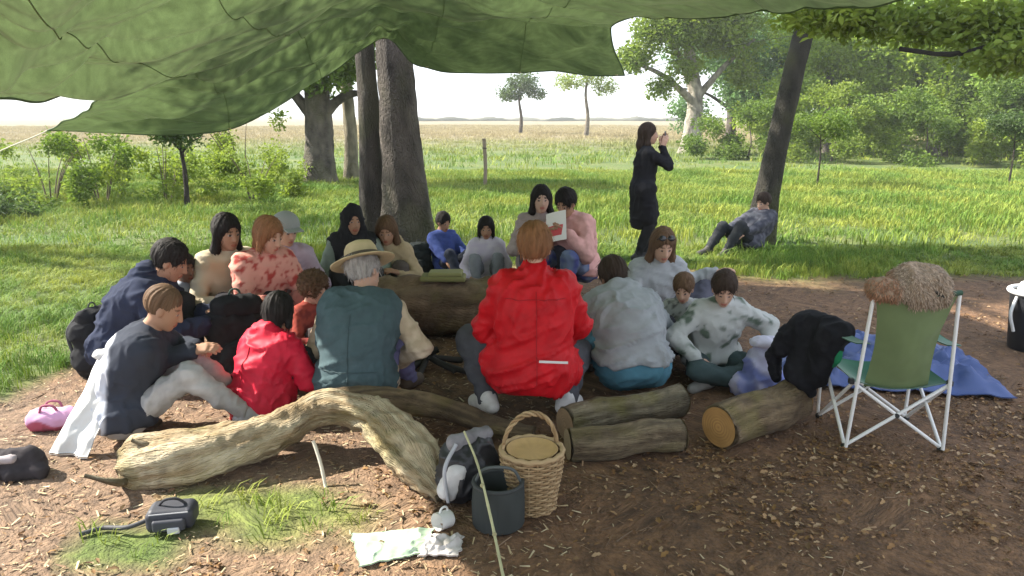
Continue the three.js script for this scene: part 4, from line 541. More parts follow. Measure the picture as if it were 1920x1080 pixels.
person({ label: 'brown-haired person in a tan coat beside the thick trunk, half behind the straw hat', x: -1.08, z: -6.7, face: -6, s: 0.94, seat: 0.16, lean: 10, nod: 16, look: 6, skin: 'tan', hair: 'brown', style: 'long', feet: [[0.12, 0.07, 0.42], [-0.12, 0.07, 0.42]], hands: [[0.14, 0.42, 0.36], [-0.12, 0.42, 0.36]], top: { col: [0.42, 0.32, 0.2], name: 'coat', hood: true }, bottom: { col: [0.1, 0.08, 0.07] }, h: 0.019 });
// --- far arc
person({ label: 'child in a blue jacket slumped against the foot of the thick trunk', x: -0.72, z: -8.2, face: 34, s: 0.74, seat: 0.11, lean: -24, hunch: 8, nod: 26, look: 10, skin: 'tan', hair: 'black', style: 'short', feet: [[0.1, 0.06, 0.5], [-0.1, 0.06, 0.46]], hands: [[0.14, 0.22, 0.24], [-0.14, 0.22, 0.24]], top: { col: [0.05, 0.075, 0.24], name: 'blue_jacket', fat: 0.03 }, bottom: { col: [0.035, 0.04, 0.06] }, h: 0.02 });
person({ label: 'child in a pale lilac top sitting with knees drawn up on the grass', x: -0.26, z: -7.5, face: 2, s: 0.76, seat: 0.14, lean: 4, nod: 10, skin: 'tan', hair: 'black', style: 'bob', feet: [[0.1, 0.06, 0.32], [-0.1, 0.06, 0.34]], hands: [[0.14, 0.2, 0.3], [-0.16, 0.2, 0.3]], top: { name: 'top', fat: 0.03, paint: mottled([0.56, 0.5, 0.62], [0.66, 0.62, 0.68], 8, 0.2) }, bottom: { col: [0.24, 0.25, 0.28] }, h: 0.019 });
person({ label: 'pale-faced person with black hair behind the red jacket', x: 0.27, z: -7.3, face: 4, s: 1.0, seat: 0.3, nod: 2, look: 0, skin: 'pale', hair: 'black', style: 'long', feet: [[0.12, 0.07, 0.42], [-0.12, 0.07, 0.42]], hands: [[0.12, 0.5, 0.34], [-0.12, 0.5, 0.34]], top: { col: [0.36, 0.29, 0.28], name: 'top' }, bottom: { col: [0.06, 0.06, 0.08] }, h: 0.02 });
const reader = person({ label: 'dark-haired person in a pink top holding a white and red sheet', x: 0.62, z: -7.05, face: -34, s: 1.02, seat: 0.32, lean: 8, hunch: 14, nod: 24, look: 0, skin: 'tan', hair: 'black', style: 'short', feet: [[0.12, 0.07, 0.44], [-0.12, 0.07, 0.44]], hands: [[0.09, 0.7, 0.34], [-0.11, 0.68, 0.34]], top: { col: [0.6, 0.33, 0.3], name: 'top', fat: 0.028 }, bottom: { paint: mottled([0.13, 0.16, 0.24], [0.06, 0.07, 0.2], 8, 0.15) }, shoe: [0.5, 0.48, 0.45], h: 0.018 });
const stander = person({ label: 'woman in a long black dress standing in the meadow, hands raised to her face', x: 1.57, z: -8.96, face: 84, s: 0.955, seat: 0.885, lean: 0, hunch: 2, nod: 2, look: 0, skin: 'light', hair: 'dark', style: 'long', feet: [[0.09, 0.085, 0.02], [-0.09, 0.085, -0.05]], kneePole: [[0.1, 0, 1], [-0.1, 0, 1]], hands: [[0.05, 1.4, 0.19], [-0.05, 1.38, 0.19]], handDir: [[0, 1, 0.3], [0, 1, 0.3]], palm: [[-1, 0, 0.2], [1, 0, 0.2]], elbowPole: [[0.4, -1, 0.5], [-0.4, -1, 0.5]], wide: 0.9,
  top: { col: [0.016, 0.016, 0.019], name: 'black_dress', fat: 0.014, long: 0.42, lap: 0.75 }, bottom: { col: [0.018, 0.018, 0.02], name: 'leggings', fat: 0.006 }, shoe: [0.02, 0.02, 0.02], h: 0.016 });
// --- right arc
const shades = person({ label: 'woman with sunglasses on her hair reaching sideways in a pale grey top', x: 1.12, z: -5.95, face: 12, s: 1.0, seat: 0.14, lean: 10, hunch: 14, nod: 20, look: -6, skin: 'light', hair: 'brown', style: 'long_front', feet: [[0.3, 0.07, 0.34], [-0.06, 0.07, 0.4]], kneePole: [[1, 0.6, 0.3], [-0.8, 0.8, 0.3]], hands: [[0.52, 0.5, 0.1], [-0.05, 0.3, 0.36]], elbowPole: [[0.3, -0.5, -0.6], [-1, -0.6, 0]], top: { col: [0.34, 0.35, 0.36], name: 'top', fat: 0.024 }, bottom: { col: [0.1, 0.1, 0.13] }, h: 0.017 });
person({ label: 'small brown-haired child in a mottled grey top, bare knees drawn up', x: 1.24, z: -5.25, face: -14, s: 0.68, seat: 0.12, lean: 8, nod: 22, look: -8, skin: 'light', hair: 'brown', style: 'short', feet: [[0.07, 0.06, 0.28], [-0.1, 0.06, 0.28]], hands: [[0.1, 0.16, 0.3], [-0.12, 0.16, 0.28]], top: { name: 'top', paint: mottled([0.36, 0.37, 0.35], [0.12, 0.12, 0.12], 26, 0.08, -0.14) }, bottom: { col: [0.05, 0.05, 0.06], end: 0.02, name: 'shorts' }, h: 0.016 });
person({ label: 'dark-haired child in a white top sitting cross-legged behind the sawn logs', x: 1.37, z: -4.95, face: 6, s: 0.84, seat: 0.12, lean: 10, hunch: 14, nod: 26, look: -16, skin: 'light', hair: 'dark', style: 'short', feet: [[-0.12, 0.06, 0.3], [0.12, 0.06, 0.36]], kneePole: [[1, 0.25, 0.3], [-1, 0.25, 0.3]], toes: [-70, 70], hands: [[0.3, 0.22, 0.26], [-0.2, 0.2, 0.28]], elbowPole: [[1, -0.3, -0.2], [-1, -0.3, -0.2]], top: { name: 'top', fat: 0.03, paint: mottled([0.42, 0.43, 0.41], [0.1, 0.13, 0.1], 9, 0.08, -0.16) }, bottom: { col: [0.05, 0.075, 0.075] }, shoe: [0.3, 0.29, 0.27], h: 0.016 });
person({ label: 'person in a mottled grey top lying back against the slanting trunk', x: 3.1, z: -9.75, face: -58, s: 0.92, seat: 0.12, lean: -40, hunch: 4, nod: 30, skin: 'light', hair: 'dark', style: 'short', feet: [[0.1, 0.06, 0.52], [-0.12, 0.06, 0.6]], hands: [[0.14, 0.26, 0.28], [-0.14, 0.28, 0.28]], top: { name: 'mottled_top', fat: 0.034, paint: mottled([0.11, 0.11, 0.13], [0.06, 0.06, 0.075], 14, 0.1) }, bottom: { col: [0.03, 0.032, 0.035] }, h: 0.02 });
// what they wear or hold
{
  const cap = part('cap', push(new THREE.SphereGeometry(0.112, 28, 14, 0, 6.283, 0, 1.62), (x, y, z) => 0.004 * fbm(x * 12, y * 12, z * 12, 2)), std(0.3, 0.31, 0.3, 0.9, { side: THREE.DoubleSide }), capKid.g);
  cap.position.copy(capKid.hp(0, 0.045, -0.02)); cap.quaternion.copy(capKid.hq); part('peak', new RoundedBoxGeometry(0.14, 0.012, 0.09, 3, 0.005).translate(0, 0.0, 0.13), std(0.3, 0.31, 0.3), cap);
  const sg = part('sunglasses', merge([new THREE.SphereGeometry(0.028, 14, 10).scale(1, 0.8, 0.35).translate(0.034, 0, 0), new THREE.SphereGeometry(0.028, 14, 10).scale(1, 0.8, 0.35).translate(-0.034, 0, 0), new THREE.BoxGeometry(0.02, 0.005, 0.005), bar(V3(0.06, 0, 0), V3(0.09, -0.015, -0.1), 0.003), bar(V3(-0.06, 0, 0), V3(-0.09, -0.015, -0.1), 0.003)]), std(0.02, 0.018, 0.018, 0.15), shades.g);
  sg.position.copy(shades.hp(0, 0.105, 0.062)); sg.quaternion.copy(shades.hq).multiply(new THREE.Quaternion().setFromEuler(new THREE.Euler(-0.7, 0, 0)));
  const world = (p, v) => { p.g.updateMatrixWorld(true); return p.g.localToWorld(v.clone()); };
  const h = world(reader, reader.hands[0].clone().add(reader.hands[1]).multiplyScalar(0.5));
  const sh = thing('paper_sheet', 'white and red printed sheet held by the person in pink', 'paper', [h.x, h.y + 0.02, h.z], rad(-34)), pg = new THREE.PlaneGeometry(0.21, 0.28, 10, 12); { const p = pg.attributes.position; for (let i = 0; i < p.count; i++) p.setZ(i, 0.02 * Math.cos(p.getX(i) * 9) + 0.01 * p.getY(i)); pg.computeVertexNormals(); }
  part('page', pg, std(0.8, 0.76, 0.74, 0.8, { side: THREE.DoubleSide }), sh); part('red_panel', pg.clone().scale(0.7, 0.35, 1).translate(0, -0.04, 0.003), std(0.6, 0.08, 0.09, 0.8, { side: THREE.DoubleSide }), sh); sh.rotation.x = -0.5;
  const c = world(stander, stander.hands[0].clone().add(stander.hands[1]).multiplyScalar(0.5));
  const ph = thing('phone', 'small phone held up by the woman in black', 'phone', [c.x, c.y + 0.02, c.z], rad(84)); part('case', new RoundedBoxGeometry(0.075, 0.15, 0.01, 3, 0.004), std(0.1, 0.1, 0.1, 0.4), ph); part('screen', new THREE.BoxGeometry(0.066, 0.138, 0.002).translate(0, 0, -0.0062), std(0.02, 0.02, 0.025, 0.1), ph);
}
// ---------------------------------------------------------------- logs
const logMat = vcol(0.93, { bumpMap: barkBump, bumpScale: 0.022 });
const woodPaint = (g, a, b, moss) => { const uv = g.attributes.uv; let i = 0; return paint(g, (x, y, z, o) => { // streaks along the grain, blotches and lichen
  const gu = Math.cos(uv.getX(i) * 6.283) * 2.2, gw = Math.sin(uv.getX(i) * 6.283) * 2.2, gv = uv.getY(i); i++;
  const n = sstep(fbm(gu * 3, gw * 3, gv * 2.2, 4) + 0.5 * fbm(x * 4, y * 6, z * 4, 2), -0.25, 0.25), cr = sstep(Math.abs(fbm(gu * 2.4 + 5, gw * 2.4, gv * 1.3, 2)), 0.0, 0.035), k = 1 + 0.5 * fbm(x * 30, y * 30, z * 30, 2), m = sstep(fbm(x * 3.4 + 2, y * 5, z * 3.4, 3), 0.0, 0.22) * moss;
  for (let q = 0; q < 3; q++) o[q] = lerp(lerp(a[q], b[q], n) * k, [0.17, 0.15, 0.03][q], m) * (0.6 + 0.4 * cr); }); };
{
  const o = thing('fallen_branch', 'bleached bent tree limb arching over the ground in front of the circle', 'log', [0, 0, 0]);
  const main = limb([V3(-1.93, 0.07, -3.42), V3(-1.62, 0.1, -3.44), V3(-1.28, 0.15, -3.56), V3(-1.0, 0.23, -3.72), V3(-0.76, 0.23, -3.66), V3(-0.52, 0.15, -3.42), V3(-0.3, 0.04, -3.16)], (t, a) => (0.122 - 0.034 * t + 0.018 * Math.sin(t * 9)) * (1 + 0.13 * Math.sin(a * 2 + t * 7) + 0.07 * Math.sin(a * 5 + t * 12)) * sstep(t, -0.06, 0.05) * (1 - 0.45 * sstep(t, 0.86, 1)), 130, 34);
  push(main, (x, y, z) => 0.034 * fbm(x * 4, y * 16, z * 10, 3) - 0.014 * Math.max(0, 1 - Math.abs(fbm(x * 2, y * 10 + 3, z * 7, 2)) * 9) + 0.012 * fbm(x * 14, y * 30, z * 22, 2)); woodPaint(main, [0.5, 0.42, 0.28], [0.27, 0.19, 0.1], 0.4); part('limb', main, logMat, o);
  const fork = push(limb([V3(-0.98, 0.25, -3.74), V3(-0.7, 0.24, -3.86), V3(-0.4, 0.16, -3.92), V3(-0.12, 0.08, -3.86), V3(0.12, 0.05, -3.8)], (t, a) => lerp(0.078, 0.05, t) * (1 + 0.1 * Math.sin(a * 3 + t * 8)), 60, 24), (x, y, z) => 0.014 * fbm(x * 10, y * 16, z * 14, 3)); woodPaint(fork, [0.24, 0.17, 0.09], [0.1, 0.065, 0.035], 0.4); part('fork', fork, logMat, o);
  for (const [x, y, z, a, l] of [[-1.8, 0.14, -3.44, 0.4, 0.1], [-1.62, 0.17, -3.4, -0.6, 0.07], [-1.88, 0.05, -3.34, 1.1, 0.14]]) { const s = push(limb([V3(x, y - 0.03, z), V3(x + 0.2 * l, y + 0.3 * l, z + a * l), V3(x - 0.5 * l, y + 0.7 * l, z + a * l * 1.3)], (t) => lerp(0.03, 0.008, t), 10, 8), (px, py, pz) => 0.006 * fbm(px * 30, py * 30, pz * 30, 2)); woodPaint(s, [0.44, 0.36, 0.23], [0.2, 0.13, 0.07], 0.2); part('snapped_twig', s, logMat, o); }
  const stick = thing('pale_stick', 'short pale stick leaning under the arch of the bleached limb', 'stick', [0, 0, 0]); const sg = push(limb([V3(-0.9, -0.01, -3.32), V3(-0.93, 0.1, -3.36), V3(-0.97, 0.2, -3.4)], () => 0.009, 10, 7), (x, y, z) => 0.003 * fbm(x * 40, y * 40, z * 40, 2)); part('wood', sg, std(0.62, 0.56, 0.46), stick);
}
function sawnLog(label, a, b, r, bark1, bark2, face, moss, seed) {
  const o = thing('log', label, 'log'), d = b.clone().sub(a).normalize(), g = push(limb([a, a.clone().lerp(b, 0.33).add(V3(0, 0.01, 0)), a.clone().lerp(b, 0.66).add(V3(0, -0.005, 0.01)), b], (t, an) => r * (1 + 0.06 * Math.sin(an * 2 + seed) + 0.05 * Math.sin(an * 5 + t * 4 + seed)), 50, 30), (x, y, z) => 0.26 * r * fbm(x * 7 + seed, y * 9, z * 7, 4));
  woodPaint(g, bark1, bark2, moss); part('bark', g, logMat, o);
  const disc = (p, n) => { const c = new THREE.CircleGeometry(r * 0.93, 40, 0), q = c.attributes.position; const rg = new THREE.RingGeometry(0.001, r * 0.95, 48, 14); rg.lookAt(n); rg.translate(p.x + n.x * 0.012, p.y + n.y * 0.012, p.z + n.z * 0.012); const ctr = p; paint(rg, (x, y, z, out) => { const dd = Math.hypot(x - ctr.x, y - ctr.y, z - ctr.z) / r, ring = 0.82 + 0.2 * Math.sin(dd * 46 + 2 * fbm(x * 12, y * 12, z * 12, 2)), rot = 0.75 + 0.9 * fbm(x * 16 + seed, y * 16, z * 16, 3); for (let k = 0; k < 3; k++) out[k] = face[k] * ring * (0.7 + rot * 0.4); }); return rg; };
  part('sawn_end', disc(a, d.clone().negate()), vcol(0.9, { side: THREE.DoubleSide }), o); part('sawn_end', disc(b, d), vcol(0.9, { side: THREE.DoubleSide }), o);
  return o;
}
sawnLog('mossy grey log lying between the wicker basket and the grey hoodie', V3(0.3, 0.09, -3.86), V3(1.0, 0.09, -4.22), 0.095, [0.24, 0.2, 0.13], [0.11, 0.085, 0.05], [0.3, 0.2, 0.11], 0.55, 1);
sawnLog('slim weathered log lying beside the orange sawn end', V3(0.9, 0.085, -3.72), V3(0.3, 0.08, -3.62), 0.085, [0.26, 0.2, 0.12], [0.12, 0.085, 0.05], [0.36, 0.27, 0.15], 0.3, 2);
sawnLog('thick log with an orange sawn end facing the camera', V3(1.11, 0.125, -3.74), V3(1.66, 0.13, -4.14), 0.115, [0.25, 0.18, 0.1], [0.12, 0.08, 0.045], [0.4, 0.22, 0.07], 0.4, 3);
sawnLog('broad log lying across the far side of the circle', V3(-1.25, 0.23, -5.85), V3(0.12, 0.24, -5.95), 0.23, [0.2, 0.13, 0.08], [0.1, 0.062, 0.036], [0.3, 0.2, 0.11], 0.25, 4);
{ // folded olive cloth on the far log, charred sticks of the fire in front of it
  const r = rng(4);
  const f = thing('olive_cloth', 'folded olive cloth lying on the far log', 'cloth', [-0.55, 0.46, -5.88]); part('fold', push(new RoundedBoxGeometry(0.36, 0.04, 0.2, 6, 0.018).translate(0, 0.02, 0), (x, y, z) => 0.012 * fbm(x * 9, y * 9, z * 9, 2)), std(0.2, 0.19, 0.07), f); part('upper_fold', push(new RoundedBoxGeometry(0.27, 0.035, 0.18, 6, 0.016).translate(0.02, 0.055, 0), (x, y, z) => 0.012 * fbm(x * 9, y * 9 + 4, z * 9, 2)), std(0.24, 0.23, 0.09), f);
  const c = thing('fire_pit', 'small heap of charred sticks in the middle of the circle', 'fire pit', [-0.6, 0, -5.05]);
  for (let i = 0; i < 11; i++) { const a = r() * 6.283, l = 0.2 + 0.2 * r(); part('charred_stick', push(limb([V3(Math.cos(a) * l, 0.02, Math.sin(a) * l), V3(Math.cos(a) * 0.1, 0.06, Math.sin(a) * 0.1), V3(-Math.cos(a) * 0.08, 0.1 + 0.05 * r(), -Math.sin(a) * 0.08)], (t) => 0.022, 12, 8), (x, y, z) => 0.008 * fbm(x * 25, y * 25, z * 25, 2)), std(0.03, 0.027, 0.025, 0.95), c); }
}
// ---------------------------------------------------------------- wicker basket
{
  const o = thing('wicker_basket', 'round wicker basket with arched handle in front of the logs', 'basket', [0.09, groundY(0.09, -3.12), -3.12], 0.3);
  const R = (y) => 0.105 + 0.032 * sstep(y, 0, 0.26), tones = [std(0.33, 0.22, 0.11, 0.8), std(0.4, 0.28, 0.15, 0.8), std(0.27, 0.175, 0.085, 0.8)], N = 22;
  for (let i = 0; i < N; i++) { const a = i / N * 6.283, p = []; for (let k = 0; k <= 4; k++) { const y = 0.005 + k * 0.0675; p.push(V3(Math.cos(a) * R(y), y, Math.sin(a) * R(y))); } part('stake', pipe(p, 0.0045, 8, 6), tones[i % 3], o); }
  for (let j = 0; j < 24; j++) { const y = 0.008 + j * 0.0112, p = []; for (let k = 0; k < 88; k++) { const a = k / 88 * 6.283, rr = R(y) + 0.0055 * Math.cos(a * N / 2 + (j % 2) * Math.PI); p.push(V3(Math.cos(a) * rr, y + 0.0012 * Math.sin(a * 5 + j), Math.sin(a) * rr)); } part('weaver', new THREE.TubeGeometry(new THREE.CatmullRomCurve3(p, true), 176, 0.0058, 5, true), tones[(j * 7) % 3], o); }
  const rim = part('rim', new THREE.TorusGeometry(R(0.275), 0.012, 10, 60).rotateX(Math.PI / 2).translate(0, 0.28, 0), tones[1], o); push(rim.geometry, (x, y, z) => 0.003 * Math.sin(Math.atan2(z, x) * 46 + y * 200));
  const hp = []; for (let k = 0; k <= 20; k++) { const a = k / 20 * Math.PI; hp.push(V3(Math.cos(a) * 0.128, 0.27 + Math.sin(a) * 0.17, -0.03)); } for (const s of [-1, 0, 1]) part('handle_strand', pipe(hp.map((p, i) => V3(p.x * (1 + 0.02 * Math.cos(i * 1.3 + s * 2)), p.y + 0.009 * Math.sin(i * 1.3 + s * 2), p.z + 0.01 * Math.cos(i * 1.3 + s * 2))), 0.0065, 60, 7), tones[s + 1], o);
  part('floor', new THREE.CylinderGeometry(0.104, 0.104, 0.01, 32).translate(0, 0.008, 0), tones[2], o);
  const lid = thing('wooden_dish', 'shallow round wooden dish resting in the wicker basket', 'dish', [0.09, groundY(0.09, -3.12) + 0.262, -3.12]); const dish = new THREE.LatheGeometry([[0.001, 0.0], [0.08, 0.002], [0.105, 0.008], [0.118, 0.024], [0.113, 0.026], [0.1, 0.014], [0.07, 0.009], [0.001, 0.008]].map((p) => new THREE.Vector2(...p)), 44); paint(dish, (x, y, z, c) => { const n = 1 + 0.35 * fbm(x * 60, y, z * 9, 3); c[0] = 0.52 * n; c[1] = 0.34 * n; c[2] = 0.15 * n; }); part('bowl', dish, vcol(0.75), lid);
}
// ---------------------------------------------------------------- soft things: bags and cloths from a distance field
function soft(prims, h, amp, f, fn, cut) { const g = push(skin(prims, h, cut), (x, y, z) => amp * ((1 - Math.min(1, Math.abs(fbm(x * f, y * f, z * f, 2)) * 4)) ** 2 + fbm(x * f * 1.6, y * f * 1.6, z * f * 1.6 + 4, 2))); return paint(g, fn); }
const fabric = vcol(0.92, { specularIntensity: 0.35 }), slick = vcol(0.45);
const flat = (h) => (x, y, z) => h - y;
{ // grey drum-shaped bag and black rucksack in front of the basket
  const o = thing('canvas_bag', 'dark grey drum-shaped canvas bag left of the wicker basket', 'bag', [-0.06, groundY(-0.06, -2.97), -2.97]);
  const bodyG = push(new THREE.LatheGeometry([[0.001, 0], [0.1, 0], [0.112, 0.012], [0.116, 0.1], [0.112, 0.19], [0.104, 0.205], [0.1, 0.2], [0.102, 0.05], [0.001, 0.045]].map((p) => new THREE.Vector2(...p)), 60), (x, y, z) => 0.008 * fbm(x * 12, y * 8, z * 12, 3)); paint(bodyG, plain([0.045, 0.05, 0.048], 0.2)); part('drum', bodyG, fabric, o); part('rolled_rim', new THREE.TorusGeometry(0.106, 0.009, 8, 40).rotateX(Math.PI / 2).translate(0, 0.203, 0), std(0.04, 0.044, 0.044, 0.85), o);
  part('strap', pipe([V3(0.1, 0.2, 0), V3(0.06, 0.27, 0.02), V3(-0.06, 0.27, 0.02), V3(-0.1, 0.2, 0)], 0.007, 30, 6), std(0.08, 0.09, 0.09, 0.8), o);
  const b = thing('rucksack', 'black and white rucksack slumped against the end of the bleached limb', 'rucksack', [-0.21, 0, -3.2], 0.35);
  part('sack', soft([cone(V3(-0.04, 0.1, 0), V3(0.07, 0.12, 0), 0.1, 0.1, 0.05), cone(V3(-0.03, 0.2, -0.02), V3(0.06, 0.23, -0.02), 0.085, 0.08, 0.06)], 0.011, 0.014, 9, plain([0.02, 0.02, 0.024], 0.3), flat(0.004)), slick, b);
  part('white_panel', soft([cone(V3(-0.105, 0.09, 0.05), V3(-0.06, 0.17, 0.06), 0.05, 0.045, 0.03)], 0.009, 0.006, 12, plain([0.6, 0.58, 0.58], 0.1), flat(0.004)), fabric, b);
  part('flap', soft([cone(V3(-0.06, 0.29, 0.0), V3(0.1, 0.3, -0.03), 0.035, 0.035, 0.02)], 0.009, 0.008, 12, plain([0.2, 0.19, 0.2], 0.3)), fabric, b);
  part('strap', pipe([V3(-0.06, 0.3, 0.04), V3(-0.13, 0.22, 0.1), V3(-0.12, 0.06, 0.11)], 0.009, 24, 6), std(0.4, 0.4, 0.43, 0.7), b);
  const m = thing('white_mug', 'white enamel mug lying by the rucksack', 'mug', [-0.27, 0.04, -2.96], 0.8); const cup = new THREE.LatheGeometry([[0.001, 0], [0.034, 0], [0.038, 0.006], [0.04, 0.075], [0.037, 0.075], [0.034, 0.01], [0.001, 0.008]].map((p) => new THREE.Vector2(...p)), 32); part('cup', cup, std(0.75, 0.74, 0.72, 0.35), m); part('handle', new THREE.TorusGeometry(0.022, 0.005, 8, 20, Math.PI).rotateZ(-Math.PI / 2).translate(0.038, 0.04, 0), std(0.75, 0.74, 0.72, 0.35), m); m.rotation.z = 1.45;
  const k = thing('guy_stick', 'thin pale cane propped between the canvas bag and the rucksack', 'cane'); const kg = push(limb([V3(-0.03, 0.0, -2.56), V3(-0.09, 0.16, -2.78), V3(-0.15, 0.3, -2.96), V3(-0.21, 0.4, -3.06)], (t) => 0.0065 - 0.002 * t, 40, 8), (x, y, z) => 0.0025 * fbm(x * 30, y * 30, z * 30, 2)); paint(kg, plain([0.4, 0.39, 0.22], 0.3)); part('shaft', kg, vcol(0.8), k); for (const t of [[-0.07, 0.11, -2.71], [-0.125, 0.235, -2.88]]) part('knot', new THREE.SphereGeometry(0.0095, 10, 8).translate(...t), std(0.33, 0.3, 0.17), k);
}
// a thin crumpled cloth: grid over u, v with a height function, given a second face below
function cloth(nu, nv, fn, mat, name, parent, thick = 0.006) {
  const pos = [], idx = [], W = nu + 1; for (const s of [1, 0]) for (let j = 0; j <= nv; j++) for (let i = 0; i <= nu; i++) { const p = fn(i / nu, j / nv); pos.push(p[0], p[1] + s * thick, p[2]); }
  const off = W * (nv + 1); for (let j = 0; j < nv; j++) for (let i = 0; i < nu; i++) { const a = j * W + i, b = a + W; idx.push(a, b, a + 1, b, b + 1, a + 1, off + a, off + a + 1, off + b, off + b, off + a + 1, off + b + 1); }
  const rimE = (a, b) => idx.push(a, b, off + a, b, off + b, off + a); for (let i = 0; i < nu; i++) { rimE(i + 1, i); rimE(nv * W + i, nv * W + i + 1); } for (let j = 0; j < nv; j++) { rimE(j * W, (j + 1) * W); rimE((j + 1) * W + nu, j * W + nu); }
  const g = new THREE.BufferGeometry(); g.setAttribute('position', new THREE.Float32BufferAttribute(pos, 3)); g.setIndex(idx); g.computeVertexNormals(); return part(name, g, mat, parent);
}
const crumple = (x, z, f, a) => a * ((1 - Math.min(1, Math.abs(fbm(x * f, 3, z * f, 3)) * 4)) ** 2 + 0.6 * fbm(x * f * 2, 8, z * f * 2, 2) + 0.25);
{
  const lay = (name, label, cat, pts, f, a, mat, part1, lift = 0.006) => { const o = thing(name, label, cat); cloth(48, 40, (u, v) => { const x = lerp(lerp(pts[0][0], pts[1][0], u), lerp(pts[3][0], pts[2][0], u), v) + 0.03 * fbm(u * 4, v * 4, 1, 2), z = lerp(lerp(pts[0][1], pts[1][1], u), lerp(pts[3][1], pts[2][1], u), v) + 0.03 * fbm(u * 4, v * 4, 6, 2), e = Math.min(1, 7 * Math.min(u, v, 1 - u, 1 - v)); return [x, groundY(x, z) + lift + Math.max(0, crumple(x, z, f, a)) * (0.25 + 0.75 * e), z]; }, mat, part1, o); return o; };
  const mt = lay('groundsheet', 'crumpled blue groundsheet spread behind the green camp chair', 'groundsheet', [[1.7, -4.7], [3.15, -4.4], [3.4, -5.5], [2.3, -5.9]], 2.6, 0.11, std(0.045, 0.075, 0.2, 0.55), 'sheet', 0.01);
  lay('plastic_sheet', 'pale green plastic sheet lying crumpled at the bottom of the photo', 'plastic sheet', [[-0.68, -2.86], [-0.33, -2.9], [-0.36, -2.72], [-0.6, -2.62]], 5, 0.02, std(0.42, 0.55, 0.4, 0.35), 'sheet', 0.01);
  lay('white_bag', 'white carrier bag flattened on the ground by the plastic sheet', 'bag', [[-0.36, -2.84], [-0.2, -2.84], [-0.22, -2.7], [-0.38, -2.7]], 8, 0.025, std(0.5, 0.47, 0.45, 0.5), 'sheet', 0.01);
  const bc = thing('shoulder_bag', 'small black bag dropped on the grass at lower left', 'bag', [-1.55, 0, -2.95], 0.2);
  const bx = push(new RoundedBoxGeometry(0.2, 0.1, 0.13, 12, 0.032).translate(0.07, 0.052, 0), (x, y, z) => 0.016 * fbm(x * 7, y * 8, z * 7, 2) + 0.006 * fbm(x * 22, y * 22, z * 22, 2)); paint(bx, plain([0.028, 0.03, 0.042], 0.4)); part('pouch', bx, vcol(0.6), bc); part('zip', new RoundedBoxGeometry(0.16, 0.005, 0.007, 1, 0.002).translate(0.07, 0.088, 0.058), std(0.3, 0.3, 0.32, 0.4), bc); part('pocket', push(new RoundedBoxGeometry(0.13, 0.055, 0.03, 6, 0.012).translate(0.07, 0.04, 0.068), (x, y, z) => 0.005 * fbm(x * 20, y * 20, z * 20, 2)), std(0.04, 0.042, 0.055, 0.7), bc); part('carry_loop', pipe([V3(0.02, 0.1, 0), V3(0.05, 0.13, 0.01), V3(0.1, 0.13, 0.01), V3(0.13, 0.1, 0)], 0.006, 20, 6), std(0.03, 0.03, 0.035), bc); part('strap', pipe([V3(0, 0.05, 0), V3(-0.1, 0.03, 0.03), V3(-0.22, 0.015, -0.01), V3(-0.3, 0.012, 0.02)], 0.011, 30, 6), std(0.05, 0.05, 0.055, 0.7), bc); part('buckle', new RoundedBoxGeometry(0.05, 0.03, 0.04, 2, 0.006).translate(0.09, 0.02, 0.07), std(0.5, 0.5, 0.52, 0.4), bc);
  const dl = thing('dark_jacket', 'dark jacket heaped on the ground at the left frame edge', 'jacket', [-2.5, 0, -3.42], 0.2); part('bundle', soft([cone(V3(-0.16, 0.03, 0), V3(0.12, 0.05, 0), 0.06, 0.06, 0.04), cone(V3(-0.05, 0.07, -0.04), V3(0.1, 0.1, 0), 0.05, 0.045, 0.04), cone(V3(0.05, 0.03, 0.06), V3(0.17, 0.03, 0.05), 0.035, 0.03, 0.03)], 0.009, 0.011, 8, plain([0.035, 0.03, 0.032], 0.4), flat(0.002)), fabric, dl); part('lining', soft([cone(V3(-0.08, 0.1, 0.03), V3(0.05, 0.11, 0.04), 0.022, 0.02, 0.02)], 0.008, 0.006, 14, plain([0.34, 0.3, 0.3], 0.2)), fabric, dl);
  const pb = thing('pink_bag', 'pink and lilac holdall on the ground beside the crouching adult', 'bag', [-2.62, 0, -4.0], 0.1); part('holdall', soft([cone(V3(-0.07, 0.055, 0), V3(0.08, 0.06, 0), 0.066, 0.066, 0.04)], 0.009, 0.008, 10, (x, y, z, o) => { const t = sstep(y + 0.02 * Math.sin(x * 30), 0.05, 0.062); for (let q = 0; q < 3; q++) o[q] = lerp([0.34, 0.07, 0.11][q], [0.55, 0.3, 0.45][q], t); }, flat(0.002)), fabric, pb); for (const s of [-1, 1]) part('handle', pipe([V3(-0.05, 0.11, 0.03 * s), V3(-0.03, 0.15, 0.035 * s), V3(0.03, 0.15, 0.035 * s), V3(0.05, 0.11, 0.03 * s)], 0.007, 20, 6), std(0.3, 0.09, 0.14), pb); part('zip', new RoundedBoxGeometry(0.17, 0.004, 0.008, 1, 0.002).translate(0, 0.127, 0), std(0.5, 0.48, 0.5, 0.4), pb);
  // white coat hanging down behind the crouching adult, over a low stool
  const wc = thing('white_coat', 'white coat draped over a low seat behind the crouching adult', 'coat', [-2.17, 0, -3.72], -0.25);
